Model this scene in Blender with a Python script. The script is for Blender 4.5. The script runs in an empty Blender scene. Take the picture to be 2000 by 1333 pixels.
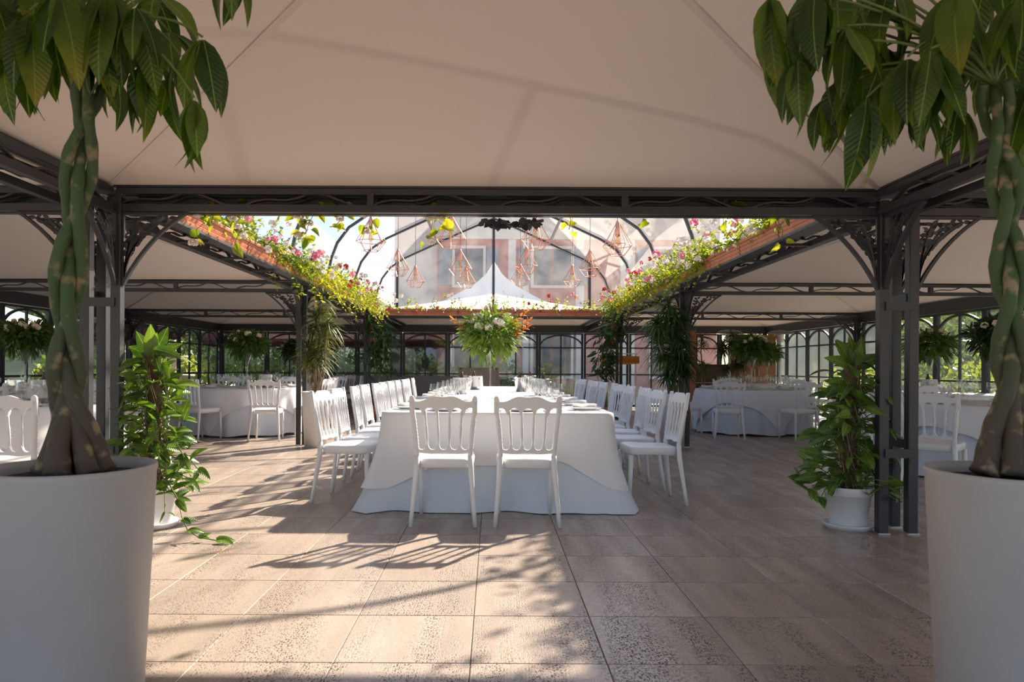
import bpy, math, random
import numpy as np
from mathutils import Vector, Matrix, Euler
R = random.Random(7)
PI = math.pi
sc = bpy.context.scene
COL = sc.collection

# ---------------------------------------------------------------- camera, sky, sun, exposure
CAM_H, FPX = 1.12, 1400.0
cam = bpy.data.objects.new('camera', bpy.data.cameras.new('camera'))
COL.objects.link(cam)
cam.location = (0, 0, CAM_H)
cam.rotation_euler = (PI/2, -0.0055, 0)
cam.data.sensor_width = 36.0
cam.data.lens = FPX/2000*36.0
cam.data.shift_x = 37/2000
cam.data.shift_y = 51.5/2000
cam.data.clip_end = 600
cam.data.dof.use_dof = True
cam.data.dof.focus_distance = 6.5
cam.data.dof.aperture_fstop = 5.6
sc.camera = cam

SUN_DIR = Vector((-0.85, -1.11, -1.0)).normalized()
world = bpy.data.worlds.new('world'); sc.world = world
world.use_nodes = True
wn = world.node_tree.nodes; wl = world.node_tree.links
bg = wn['Background']
sky = wn.new('ShaderNodeTexSky')
sky.sky_type = 'NISHITA'
sky.sun_disc = False
sky.sun_elevation = math.radians(36)
sky.sun_rotation = math.atan2(0.85, 1.06)
sky.air_density = 1.0; sky.dust_density = 1.6; sky.ozone_density = 1.0
wl.new(sky.outputs[0], bg.inputs[0])
bg.inputs[1].default_value = 0.20
sun = bpy.data.objects.new('sun', bpy.data.lights.new('sun', 'SUN'))
COL.objects.link(sun)
sun.data.energy = 13.4
sun.data.color = (1.0, 0.86, 0.68)
sun.data.angle = math.radians(0.85)
sun.rotation_euler = SUN_DIR.to_track_quat('-Z', 'Y').to_euler()
sun.location = (10, 14, 14)
vs = sc.view_settings
sc.display_settings.display_device = 'sRGB'
vs.view_transform = 'Standard'; vs.look = 'None'; vs.gamma = 1.0; vs.use_curve_mapping = False
vs.exposure = 0.44
sc.cycles.use_denoising = True
sc.cycles.max_bounces = 10
sc.cycles.diffuse_bounces = 5
sc.cycles.transparent_max_bounces = 24
sc.cycles.caustics_reflective = False
sc.cycles.caustics_refractive = False
sc.cycles.sample_clamp_indirect = 6.0

def PX(px, py, Y):                     # a pixel of the photograph at depth Y -> point
    yh = 718 + 0.0055*(px-963)
    return Vector(((px-963)/FPX*Y, Y, CAM_H + (yh-py)/FPX*Y))

# ---------------------------------------------------------------- mesh helper
class MB:
    def __init__(s): s.v = []; s.f = []
    def add(s, vs_, fs):
        n = len(s.v); s.v.extend([tuple(p) for p in vs_]); s.f.extend([tuple(i+n for i in f) for f in fs]); return s
    def box(s, c, d, M=None):
        hx, hy, hz = d[0]/2, d[1]/2, d[2]/2
        p = [Vector((x, y, z)) for x in (-hx, hx) for y in (-hy, hy) for z in (-hz, hz)]
        if M is not None: p = [M @ q for q in p]
        p = [q + Vector(c) for q in p]
        return s.add(p, [(0,1,3,2),(4,6,7,5),(0,4,5,1),(2,3,7,6),(0,2,6,4),(1,5,7,3)])
    def bbox(s, lo, hi):
        return s.box([(a+b)/2 for a, b in zip(lo, hi)], [b-a for a, b in zip(lo, hi)])
    def bev(s, c, d, b):               # box with chamfered vertical and top edges
        hx, hy, hz = d[0]/2, d[1]/2, d[2]/2
        def ring(i, z): return [(-hx+i+b,-hy+i,z),(hx-i-b,-hy+i,z),(hx-i,-hy+i+b,z),(hx-i,hy-i-b,z),(hx-i-b,hy-i,z),(-hx+i+b,hy-i,z),(-hx+i,hy-i-b,z),(-hx+i,-hy+i+b,z)]
        rings = [ring(b, -hz), ring(0, -hz+b), ring(0, hz-b), ring(b, hz)]
        return s.rings([[Vector(q)+Vector(c) for q in r] for r in rings], True)
    def rings(s, rs, cap=True, closed=True):
        n = len(rs[0]); base = len(s.v)
        for r in rs: s.v.extend([tuple(p) for p in r])
        m = n if closed else n-1
        for k in range(len(rs)-1):
            for i in range(m):
                a = base+k*n+i; b = base+k*n+(i+1) % n
                s.f.append((a, b, b+n, a+n))
        if cap and closed:
            s.f.append(tuple(base+i for i in reversed(range(n))))
            s.f.append(tuple(base+(len(rs)-1)*n+i for i in range(n)))
        return s
    def tube(s, pts, r, n=8, cap=True, flat=1.0, up=None):
        pts = [Vector(p) for p in pts]; rs = []
        if not isinstance(r, (list, tuple)): r = [r]*len(pts)
        u = None
        for i, p in enumerate(pts):
            t = (pts[min(i+1, len(pts)-1)] - pts[max(i-1, 0)])
            t = t.normalized() if t.length > 1e-9 else Vector((0,0,1))
            if u is None:
                ref = Vector(up) if up is not None else (Vector((0,0,1)) if abs(t.z) < .9 else Vector((0,1,0)))
                u = ref - t*ref.dot(t)
            else: u = u - t*u.dot(t)
            u.normalize(); w = t.cross(u)
            rs.append([p + u*(r[i]*math.cos(2*PI*k/n)) + w*(r[i]*flat*math.sin(2*PI*k/n)) for k in range(n)])
        return s.rings(rs, cap)
    def bar(s, a, b, w, h=None, up=(0,0,1)):
        a, b = Vector(a), Vector(b); h = h or w
        t = (b-a); L = t.length; t.normalize()
        up = Vector(up)
        if abs(t.dot(up)) > .98: up = Vector((0,1,0))
        x = up.cross(t).normalized(); z = t.cross(x)
        M = Matrix((x, t, z)).transposed()
        return s.box((a+b)/2, (w, L, h), M)
    def strip(s, pts, w, h, side):     # flat bar along a path; side = direction of its width w
        side = Vector(side).normalized(); pts = [Vector(p) for p in pts]; rs = []
        for i, p in enumerate(pts):
            t = (pts[min(i+1, len(pts)-1)] - pts[max(i-1, 0)]).normalized()
            nn = t.cross(side).normalized()
            rs.append([p-side*w/2-nn*h/2, p+side*w/2-nn*h/2, p+side*w/2+nn*h/2, p-side*w/2+nn*h/2])
        return s.rings(rs, True)
    def lathe(s, prof, n=20, c=(0,0,0), cap=True):
        c = Vector(c)
        return s.rings([[c+Vector((r*math.cos(2*PI*k/n), r*math.sin(2*PI*k/n), z)) for k in range(n)] for r, z in prof], cap)
    def surf(s, fn, nu, nv):
        base = len(s.v)
        for j in range(nv+1):
            for i in range(nu+1): s.v.append(tuple(fn(i/nu, j/nv)))
        for j in range(nv):
            for i in range(nu):
                a = base+j*(nu+1)+i
                s.f.append((a, a+1, a+nu+2, a+nu+1))
        return s
    def blade(s, p, d, L, W, nrm=None, sag=0.0, seg=3):   # pointed leaf blade
        p = Vector(p); d = Vector(d).normalized()
        up = Vector(nrm) if nrm is not None else Vector((0,0,1))
        x = d.cross(up)
        if x.length < 1e-3: x = d.cross(Vector((1,0,0)))
        x.normalize(); base = len(s.v); s.v.append(tuple(p))
        for k in range(1, seg):
            t = k/seg; w = W*.5*math.sin(PI*min(1, t**.8*1.02))
            q = p + d*(L*t) + Vector((0,0,-sag*L*t*t))
            s.v.append(tuple(q-x*w)); s.v.append(tuple(q+x*w))
        s.v.append(tuple(p+d*L+Vector((0,0,-sag*L))))
        s.f.append((base, base+1, base+2))
        for k in range(1, seg-1):
            a = base+2*k-1; s.f.append((a, a+2, a+3, a+1))
        e = base+2*(seg-1)-1
        s.f.append((e, e+2, e+1)); return s
    def mesh(s, name, mat, smooth=False):
        me = bpy.data.meshes.new(name)
        me.from_pydata(s.v, [], s.f)
        if mat: me.materials.append(mat)
        if smooth: me.polygons.foreach_set('use_smooth', [True]*len(me.polygons))
        me.update(); return me
    def build(s, name, mat, parent=None, smooth=False):
        return ob(name, s.mesh(name, mat, smooth), parent)

def ob(name, me, parent=None, loc=None, M=None):
    o = bpy.data.objects.new(name, me); COL.objects.link(o)
    if parent is not None: o.parent = parent
    if loc is not None: o.location = loc
    if M is not None: o.matrix_basis = M
    return o
def tag(o, label=None, cat=None, group=None, kind=None):
    if label: o['label'] = label
    if cat: o['category'] = cat
    if group: o['group'] = group
    if kind: o['kind'] = kind
    return o
def thing(name, label, cat, loc=(0,0,0), rz=0.0, group=None):
    o = ob(name, None, None, loc); o.rotation_euler = (0,0,rz); o.empty_display_size = .1
    return tag(o, label, cat, group)
def struct(name, mb, mat, smooth=False, label=None):
    o = mb.build(name, mat, None, smooth); return tag(o, label, None, None, 'structure')
def kids(o): return KIDS.get(o.name, [])
KIDS = {}
def index_kids(root):
    def go(o):
        l = [c for c in COL.objects if c.parent == o]
        KIDS[o.name] = l
        for c in l: go(c)
    go(root)
def copy_tree(o, parent=None):
    c = o.copy(); COL.objects.link(c)
    if parent is not None: c.parent = parent
    for ch in KIDS.get(o.name, []): copy_tree(ch, c)
    return c
def rep(proto, used, loc, rz, label, group=None):
    """first call moves the prototype itself, later calls copy it"""
    if proto.name not in KIDS: index_kids(proto)
    o = copy_tree(proto) if used.get(proto.name) else proto
    used[proto.name] = True
    o.location = loc; o.rotation_euler = (0,0,rz)
    o['label'] = label
    if group: o['group'] = group
    return o
USED = {}
ORD = ['first','second','third','fourth','fifth','sixth','seventh','eighth','ninth','tenth','eleventh','twelfth','thirteenth']
def rmat(loc, xdir, zhint=(0,0,1), s=1.0):     # basis with local +X along xdir
    x = Vector(xdir).normalized(); z = Vector(zhint); z = z - x*z.dot(x)
    if z.length < 1e-4: z = Vector((0,1,0)) - x*x.y
    z.normalize(); y = z.cross(x)
    M = Matrix((x*s, y*s, z*s)).transposed().to_4x4(); M.translation = Vector(loc); return M

# ---------------------------------------------------------------- materials
def newmat(name):
    m = bpy.data.materials.new(name); m.use_nodes = True
    nt = m.node_tree; return m, nt, nt.nodes, nt.links, nt.nodes['Principled BSDF']
def mat(name, col, rough=.5, metal=0.0, var=0.0, vscale=8.0, bump=0.0, bscale=60.0, spec=.5, rnd=0.0):
    m, nt, N, L, b = newmat(name)
    b.inputs['Base Color'].default_value = (*col, 1); b.inputs['Roughness'].default_value = rough
    b.inputs['Metallic'].default_value = metal; b.inputs['Specular IOR Level'].default_value = spec
    if var or rnd:
        tc = N.new('ShaderNodeTexCoord'); nz = N.new('ShaderNodeTexNoise'); nz.inputs['Scale'].default_value = vscale
        L.new(tc.outputs['Object'], nz.inputs['Vector'])
        hs = N.new('ShaderNodeHueSaturation'); hs.inputs['Color'].default_value = (*col, 1)
        mr = N.new('ShaderNodeMapRange'); mr.inputs[3].default_value = 1-var; mr.inputs[4].default_value = 1+var
        mr.inputs[1].default_value = .25; mr.inputs[2].default_value = .75
        L.new(nz.outputs['Fac'], mr.inputs[0])
        if rnd:
            oi = N.new('ShaderNodeObjectInfo'); mr2 = N.new('ShaderNodeMapRange')
            mr2.inputs[3].default_value = 1-rnd; mr2.inputs[4].default_value = 1+rnd
            L.new(oi.outputs['Random'], mr2.inputs[0])
            mu = N.new('ShaderNodeMath'); mu.operation = 'MULTIPLY'
            L.new(mr.outputs[0], mu.inputs[0]); L.new(mr2.outputs[0], mu.inputs[1]); L.new(mu.outputs[0], hs.inputs['Value'])
        else: L.new(mr.outputs[0], hs.inputs['Value'])
        L.new(hs.outputs[0], b.inputs['Base Color'])
    if bump:
        tc2 = N.new('ShaderNodeTexCoord'); n2 = N.new('ShaderNodeTexNoise'); n2.inputs['Scale'].default_value = bscale
        L.new(tc2.outputs['Object'], n2.inputs['Vector'])
        bp = N.new('ShaderNodeBump'); bp.inputs['Strength'].default_value = bump; bp.inputs['Distance'].default_value = .01
        L.new(n2.outputs['Fac'], bp.inputs['Height']); L.new(bp.outputs[0], b.inputs['Normal'])
    return m
def leafmat(name, c1, c2, trans=.35, rough=.4, tint=None, midrib=None, tipcol=None):
    """leaf: per-object / per-position colour variation between c1 and c2 with light coming through"""
    m, nt, N, L, b = newmat(name)
    tc = N.new('ShaderNodeTexCoord'); nz = N.new('ShaderNodeTexNoise'); nz.inputs['Scale'].default_value = 9
    ge = N.new('ShaderNodeNewGeometry'); L.new(ge.outputs['Position'], nz.inputs['Vector'])
    oi = N.new('ShaderNodeObjectInfo'); ad = N.new('ShaderNodeMath'); ad.operation = 'ADD'
    ml = N.new('ShaderNodeMath'); ml.operation = 'MULTIPLY_ADD'; ml.inputs[1].default_value = .5; ml.inputs[2].default_value = -.25
    L.new(oi.outputs['Random'], ml.inputs[0]); L.new(nz.outputs['Fac'], ad.inputs[0]); L.new(ml.outputs[0], ad.inputs[1])
    cr = N.new('ShaderNodeValToRGB'); cr.color_ramp.elements[0].position = .3; cr.color_ramp.elements[1].position = .72
    cr.color_ramp.elements[0].color = (*c1, 1); cr.color_ramp.elements[1].color = (*c2, 1)
    L.new(ad.outputs[0], cr.inputs[0]); colr = cr.outputs[0]
    if midrib:      # lighter central vein and side veins along local X (leaf length)
        sx = N.new('ShaderNodeSeparateXYZ'); L.new(tc.outputs['Object'], sx.inputs[0])
        ab = N.new('ShaderNodeMath'); ab.operation = 'ABSOLUTE'; L.new(sx.outputs['Y'], ab.inputs[0])
        lt = N.new('ShaderNodeMath'); lt.operation = 'LESS_THAN'; lt.inputs[1].default_value = .0016; L.new(ab.outputs[0], lt.inputs[0])
        mx = N.new('ShaderNodeMix'); mx.data_type = 'RGBA'; L.new(lt.outputs[0], mx.inputs[0]); L.new(colr, mx.inputs[6]); mx.inputs[7].default_value = (*midrib, 1)
        colr = mx.outputs[2]
        sb = N.new('ShaderNodeMath'); sb.operation = 'MULTIPLY_ADD'; sb.inputs[1].default_value = -.9; L.new(ab.outputs[0], sb.inputs[0]); L.new(sx.outputs['X'], sb.inputs[2])
        sn = N.new('ShaderNodeMath'); sn.operation = 'MULTIPLY'; sn.inputs[1].default_value = 420; L.new(sb.outputs[0], sn.inputs[0])
        sn2 = N.new('ShaderNodeMath'); sn2.operation = 'SINE'; L.new(sn.outputs[0], sn2.inputs[0])
        bp = N.new('ShaderNodeBump'); bp.inputs['Strength'].default_value = .25; bp.inputs['Distance'].default_value = .003
        L.new(sn2.outputs[0], bp.inputs['Height']); L.new(bp.outputs[0], b.inputs['Normal'])
        if tipcol:  # yellowed tips on some leaves
            gt = N.new('ShaderNodeMapRange'); gt.inputs[1].default_value = .15; gt.inputs[2].default_value = .24; L.new(sx.outputs['X'], gt.inputs[0])
            g2 = N.new('ShaderNodeMath'); g2.operation = 'GREATER_THAN'; g2.inputs[1].default_value = .62; L.new(oi.outputs['Random'], g2.inputs[0])
            g3 = N.new('ShaderNodeMath'); g3.operation = 'MULTIPLY'; L.new(gt.outputs[0], g3.inputs[0]); L.new(g2.outputs[0], g3.inputs[1])
            g4 = N.new('ShaderNodeMath'); g4.operation = 'MULTIPLY'; L.new(g3.outputs[0], g4.inputs[0]); L.new(nz.outputs['Fac'], g4.inputs[1])
            m2 = N.new('ShaderNodeMix'); m2.data_type = 'RGBA'; L.new(g4.outputs[0], m2.inputs[0]); L.new(colr, m2.inputs[6]); m2.inputs[7].default_value = (*tipcol, 1)
            colr = m2.outputs[2]
    L.new(colr, b.inputs['Base Color']); b.inputs['Roughness'].default_value = rough
    tr = N.new('ShaderNodeBsdfTranslucent'); mixc = N.new('ShaderNodeMix'); mixc.data_type = 'RGBA'; mixc.blend_type = 'MULTIPLY'; mixc.inputs[0].default_value = 1
    L.new(colr, mixc.inputs[6]); mixc.inputs[7].default_value = (*(tint or (1.6, 1.5, .6)), 1)
    L.new(mixc.outputs[2], tr.inputs['Color'])
    ms = N.new('ShaderNodeMixShader'); ms.inputs[0].default_value = trans
    L.new(b.outputs[0], ms.inputs[1]); L.new(tr.outputs[0], ms.inputs[2])
    L.new(ms.outputs[0], N['Material Output'].inputs['Surface']); return m
def clothmat(name, col, trans=.15, bump=.15, bscale=25, rough=.8, crease=0.0):
    m = mat(name, col, rough, bump=bump, bscale=bscale, spec=.2)
    N, L = m.node_tree.nodes, m.node_tree.links; b = N['Principled BSDF']
    tr = N.new('ShaderNodeBsdfTranslucent'); tr.inputs['Color'].default_value = (*col, 1)
    ms = N.new('ShaderNodeMixShader'); ms.inputs[0].default_value = trans
    L.new(b.outputs[0], ms.inputs[1]); L.new(tr.outputs[0], ms.inputs[2]); L.new(ms.outputs[0], N['Material Output'].inputs['Surface'])
    return m
def glassmat(name, tint=(.93,.96,.97), refl=.08, edge=.5, haze=0.0, hazecol=(.9,.9,.9), dirt=0.0):
    m, nt, N, L, b = newmat(name); N.remove(b)
    tp = N.new('ShaderNodeBsdfTransparent'); tp.inputs[0].default_value = (*tint, 1)
    gl = N.new('ShaderNodeBsdfGlossy'); gl.inputs['Roughness'].default_value = .03
    lw = N.new('ShaderNodeLayerWeight'); lw.inputs[0].default_value = .35
    mr = N.new('ShaderNodeMapRange'); mr.inputs[3].default_value = refl; mr.inputs[4].default_value = edge
    L.new(lw.outputs['Facing'], mr.inputs[0])
    pw = N.new('ShaderNodeMath'); pw.operation = 'POWER'; pw.inputs[1].default_value = 2.0
    ms = N.new('ShaderNodeMixShader'); L.new(mr.outputs[0], ms.inputs[0])
    L.new(tp.outputs[0], ms.inputs[1]); L.new(gl.outputs[0], ms.inputs[2]); out = ms.outputs[0]
    if haze:
        df = N.new('ShaderNodeBsdfTranslucent'); df.inputs[0].default_value = (*hazecol, 1)
        d2 = N.new('ShaderNodeBsdfDiffuse'); d2.inputs[0].default_value = (*hazecol, 1)
        m1 = N.new('ShaderNodeMixShader'); m1.inputs[0].default_value = .4; L.new(df.outputs[0], m1.inputs[1]); L.new(d2.outputs[0], m1.inputs[2])
        m2 = N.new('ShaderNodeMixShader'); m2.inputs[0].default_value = haze
        if dirt:
            ge = N.new('ShaderNodeNewGeometry'); nz = N.new('ShaderNodeTexNoise'); nz.inputs['Scale'].default_value = 2.5; nz.inputs['Detail'].default_value = 6
            L.new(ge.outputs['Position'], nz.inputs['Vector']); m3 = N.new('ShaderNodeMapRange')
            m3.inputs[1].default_value = .35; m3.inputs[2].default_value = .75; m3.inputs[3].default_value = haze*.5; m3.inputs[4].default_value = haze*(1+dirt)
            L.new(nz.outputs['Fac'], m3.inputs[0]); L.new(m3.outputs[0], m2.inputs[0])
        L.new(out, m2.inputs[1]); L.new(m1.outputs[0], m2.inputs[2]); out = m2.outputs[0]
    L.new(out, N['Material Output'].inputs['Surface']); return m

M = {}
M['iron'] = mat('grey_iron', (.034,.035,.041), .42, .0, .15, 3)
M['iron2'] = mat('window_iron', (.035,.042,.05), .45)
M['white'] = mat('white_plastic', (.785,.79,.815), .38, rnd=.03)
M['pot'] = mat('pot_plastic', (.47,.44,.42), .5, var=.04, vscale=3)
M['pot2'] = mat('nursery_pot', (.76,.77,.80), .45, var=.06, vscale=12)
M['soil'] = mat('soil', (.035,.022,.015), .95, var=.5, vscale=40, bump=1, bscale=60)
M['cloth'] = clothmat('white_cotton', (.81,.82,.86), .08, .1, 14)
M['under'] = clothmat('pale_blue_cotton', (.70,.76,.86), .08, .15, 10)
M['napkin'] = clothmat('napkin_cotton', (.82,.80,.77), .1)
M['heat'] = mat('painted_grey_metal', (.22,.22,.23), .5)
M['beige'] = clothmat('beige_satin', (.62,.50,.42), .08)
M['awn'] = clothmat('burgundy_canvas', (.12,.026,.032), .07)
M['awnlite'] = mat('awning_piping', (.7,.5,.48), .8)
M['fabric'] = clothmat('tent_canvas', (.73,.64,.585), .014, .02, 3, .85)
M['tentout'] = clothmat('marquee_canvas', (.88,.87,.85), .2, 0)
M['terra'] = mat('terracotta_planter', (.44,.155,.075), .5, var=.18, vscale=9, rnd=.08)
M['copper'] = mat('copper_wire', (.78,.36,.25), .35, .75)
M['cord'] = mat('black_cord', (.02,.02,.02), .6)
M['bulb'] = glassmat('amber_bulb', (.95,.8,.55), .08, .5)
M['glass'] = glassmat('drinking_glass', (.96,.97,.97), .06, .75)
M['pane'] = glassmat('window_glass', (.88,.92,.94), .05, .30, .022, (.8,.85,.88), .6)
M['dome'] = glassmat('roof_glazing', (.97,.97,.97), .02, .22, .04, (.95,.94,.93), .9)
M['steel'] = mat('brushed_steel', (.62,.58,.54), .28, .9)
M['china'] = mat('china', (.86,.85,.84), .18)
M['wood'] = mat('brown_wood', (.33,.14,.05), .5, var=.25, vscale=5)
M['wood2'] = mat('dark_wood', (.10,.05,.03), .5, var=.2, vscale=5)
M['trunkb'] = None
M['cane'] = mat('pale_cane', (.30,.21,.13), .85, var=.3, vscale=14, bump=.5)
M['stem'] = mat('green_stem', (.14,.20,.05), .6, var=.2)
M['moss'] = mat('moss_pole', (.11,.07,.04), .95, var=.5, vscale=25, bump=1, bscale=80)
M['root'] = mat('aerial_root', (.36,.24,.14), .8, var=.2)
M['pachira'] = leafmat('money_tree_leaf', (.034,.078,.009), (.115,.19,.020), .36, .42, (1.3,1.5,.5), (.22,.34,.07), (.35,.25,.03))
M['pothos'] = leafmat('pothos_leaf', (.05,.12,.018), (.16,.27,.04), .3, .3, (1.4,1.4,.5), (.30,.38,.12))
M['fol'] = leafmat('planter_leaf', (.12,.19,.02), (.40,.42,.05), .5, .5, (1.6,1.45,.5))
M['fold'] = leafmat('bouquet_leaf', (.022,.055,.013), (.09,.17,.028), .3, .5, (1.5,1.4,.5))
M['drac'] = leafmat('dracaena_leaf', (.05,.085,.02), (.19,.22,.06), .3, .45)
M['hang'] = leafmat('climber_leaf', (.02,.05,.014), (.07,.13,.03), .3, .45)
M['shrub'] = leafmat('shrub_leaf', (.08,.14,.025), (.34,.38,.07), .45, .55)
M['tree'] = leafmat('tree_leaf', (.035,.08,.02), (.16,.24,.06), .35, .6)
M['fw'] = leafmat('white_petal', (.82,.72,.66), (.9,.84,.8), .3, .7, (1,1,1))
M['fp'] = leafmat('pink_petal', (.75,.22,.32), (.85,.42,.48), .35, .7, (1,1,1))
M['fr'] = leafmat('red_petal', (.42,.02,.02), (.7,.06,.04), .3, .7, (1,1,1))
M['fo'] = leafmat('orange_leaf', (.5,.14,.02), (.65,.30,.05), .4, .7, (1,1,1))
M['cream'] = leafmat('cream_rose', (.80,.70,.52), (.88,.82,.68), .2, .7, (1,1,1))
M['pot3'] = mat('glossy_white_pot', (.74,.72,.71), .4)
M['fol2'] = leafmat('bright_bouquet_leaf', (.032,.08,.012), (.15,.24,.035), .34, .5, (1.5,1.4,.5))
M['greywall'] = mat('grey_screen', (.27,.275,.30), .7, var=.05)
M['ground'] = mat('outdoor_paving', (.52,.46,.40), .95, var=.2, vscale=2, bump=.5)
M['pink'] = mat('salmon_render', (.44,.185,.165), .9, var=.1, vscale=1.5)
M['wallw'] = mat('white_render', (.60,.56,.53), .9, var=.06, vscale=1.5)
M['shut'] = mat('grey_shutter', (.20,.23,.28), .7)
M['winglass'] = mat('dark_window', (.06,.075,.10), .12)
M['stone'] = mat('fountain_stone', (.62,.52,.42), .85, var=.15, vscale=6)
M['wicker'] = mat('orange_wicker', (.55,.20,.04), .8, var=.35, vscale=60, bump=1, bscale=90)
M['seam'] = mat('canvas_seam', (.75,.665,.61), .85)
def tilemat():
    m, nt, N, L, b = newmat('travertine_tile')
    ge = N.new('ShaderNodeNewGeometry'); oi = N.new('ShaderNodeObjectInfo')
    off = N.new('ShaderNodeVectorMath'); off.operation = 'MULTIPLY_ADD'
    cmb = N.new('ShaderNodeCombineXYZ'); L.new(oi.outputs['Random'], cmb.inputs[0]); L.new(oi.outputs['Random'], cmb.inputs[1]); 
    L.new(cmb.outputs[0], off.inputs[0]); off.inputs[1].default_value = (37, 53, 0); L.new(ge.outputs['Position'], off.inputs[2])
    def noise(scale, sc3, det=3, rough=.5):
        mp = N.new('ShaderNodeMapping'); mp.inputs['Scale'].default_value = sc3; L.new(off.outputs[0], mp.inputs['Vector'])
        n = N.new('ShaderNodeTexNoise'); n.inputs['Scale'].default_value = scale; n.inputs['Detail'].default_value = det; n.inputs['Roughness'].default_value = rough
        L.new(mp.outputs[0], n.inputs['Vector']); return n.outputs['Fac']
    def rng(src, a, b_, c, d):
        r = N.new('ShaderNodeMapRange'); r.inputs[1].default_value = a; r.inputs[2].default_value = b_; r.inputs[3].default_value = c; r.inputs[4].default_value = d
        L.new(src, r.inputs[0]); return r.outputs[0]
    streak = rng(noise(1, (7, .8, 1), 4), .40, .58, .12, 1)          # bands along the tile's vein
    def dots(sc3, r):
        mp = N.new('ShaderNodeMapping'); mp.inputs['Scale'].default_value = sc3; L.new(off.outputs[0], mp.inputs['Vector'])
        v = N.new('ShaderNodeTexVoronoi'); v.voronoi_dimensions = '2D'; L.new(mp.outputs[0], v.inputs['Vector']); v.inputs['Scale'].default_value = 1
        sp = N.new('ShaderNodeSeparateXYZ'); L.new(v.outputs['Color'], sp.inputs[0])
        a = N.new('ShaderNodeMath'); a.operation = 'MULTIPLY'; a.inputs[1].default_value = r; L.new(sp.outputs[0], a.inputs[0])
        d = N.new('ShaderNodeMath'); d.operation = 'SUBTRACT'; L.new(a.outputs[0], d.inputs[0]); L.new(v.outputs['Distance'], d.inputs[1])
        return rng(d.outputs[0], 0, .10, 0, 1)
    mxp = N.new('ShaderNodeMath'); mxp.operation = 'MAXIMUM'; L.new(dots((75, 52, 1), .42), mxp.inputs[0]); L.new(dots((140, 85, 1), .48), mxp.inputs[1])
    pits = mxp.outputs[0]
    mul = N.new('ShaderNodeMath'); mul.operation = 'MULTIPLY'; L.new(streak, mul.inputs[0]); L.new(pits, mul.inputs[1])
    base = N.new('ShaderNodeValToRGB'); e = base.color_ramp.elements
    e[0].position = .3; e[0].color = (.345,.285,.25,1); e[1].position = .75; e[1].color = (.44,.365,.315,1)
    L.new(noise(1, (5, .9, 1), 5), base.inputs[0])
    hs = N.new('ShaderNodeHueSaturation'); L.new(base.outputs[0], hs.inputs['Color']); L.new(rng(oi.outputs['Random'], 0, 1, .93, 1.06), hs.inputs['Value'])
    mx = N.new('ShaderNodeMix'); mx.data_type = 'RGBA'; L.new(mul.outputs[0], mx.inputs[0]); L.new(hs.outputs[0], mx.inputs[6]); mx.inputs[7].default_value = (.085,.062,.05,1)
    L.new(mx.outputs[2], b.inputs['Base Color'])
    L.new(rng(mul.outputs[0], 0, 1, .27, .7), b.inputs['Roughness'])
    bp = N.new('ShaderNodeBump'); bp.inputs['Strength'].default_value = .5; bp.inputs['Distance'].default_value = .004; bp.invert = True
    L.new(mul.outputs[0], bp.inputs['Height']); L.new(bp.outputs[0], b.inputs['Normal'])
    b.inputs['Specular IOR Level'].default_value = .5
    return m
M['tile'] = tilemat()
M['grout'] = mat('grout', (.27,.22,.19), .9)
def trunkmat():
    m, nt, N, L, b = newmat('money_tree_bark')
    ge = N.new('ShaderNodeNewGeometry'); nz = N.new('ShaderNodeTexNoise'); nz.inputs['Scale'].default_value = 17; nz.inputs['Detail'].default_value = 5
    L.new(ge.outputs['Position'], nz.inputs['Vector'])
    tc = N.new('ShaderNodeTexCoord'); sx = N.new('ShaderNodeSeparateXYZ'); L.new(tc.outputs['Object'], sx.inputs[0])
    h = N.new('ShaderNodeMapRange'); h.inputs[1].default_value = .15; h.inputs[2].default_value = .55; L.new(sx.outputs['Z'], h.inputs[0])
    mx = N.new('ShaderNodeMix'); mx.data_type = 'RGBA'; mx.inputs[6].default_value = (.085,.062,.045,1); mx.inputs[7].default_value = (.062,.105,.038,1); L.new(h.outputs[0], mx.inputs[0])
    r = N.new('ShaderNodeMapRange'); r.inputs[1].default_value = .56; r.inputs[2].default_value = .68; L.new(nz.outputs['Fac'], r.inputs[0])
    m2 = N.new('ShaderNodeMix'); m2.data_type = 'RGBA'; L.new(r.outputs[0], m2.inputs[0]); L.new(mx.outputs[2], m2.inputs[6]); m2.inputs[7].default_value = (.30,.23,.13,1)
    L.new(m2.outputs[2], b.inputs['Base Color']); b.inputs['Roughness'].default_value = .75
    bp = N.new('ShaderNodeBump'); bp.inputs['Strength'].default_value = .5; bp.inputs['Distance'].default_value = .006
    L.new(nz.outputs['Fac'], bp.inputs['Height']); L.new(bp.outputs[0], b.inputs['Normal']); return m
M['bark'] = trunkmat()
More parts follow.
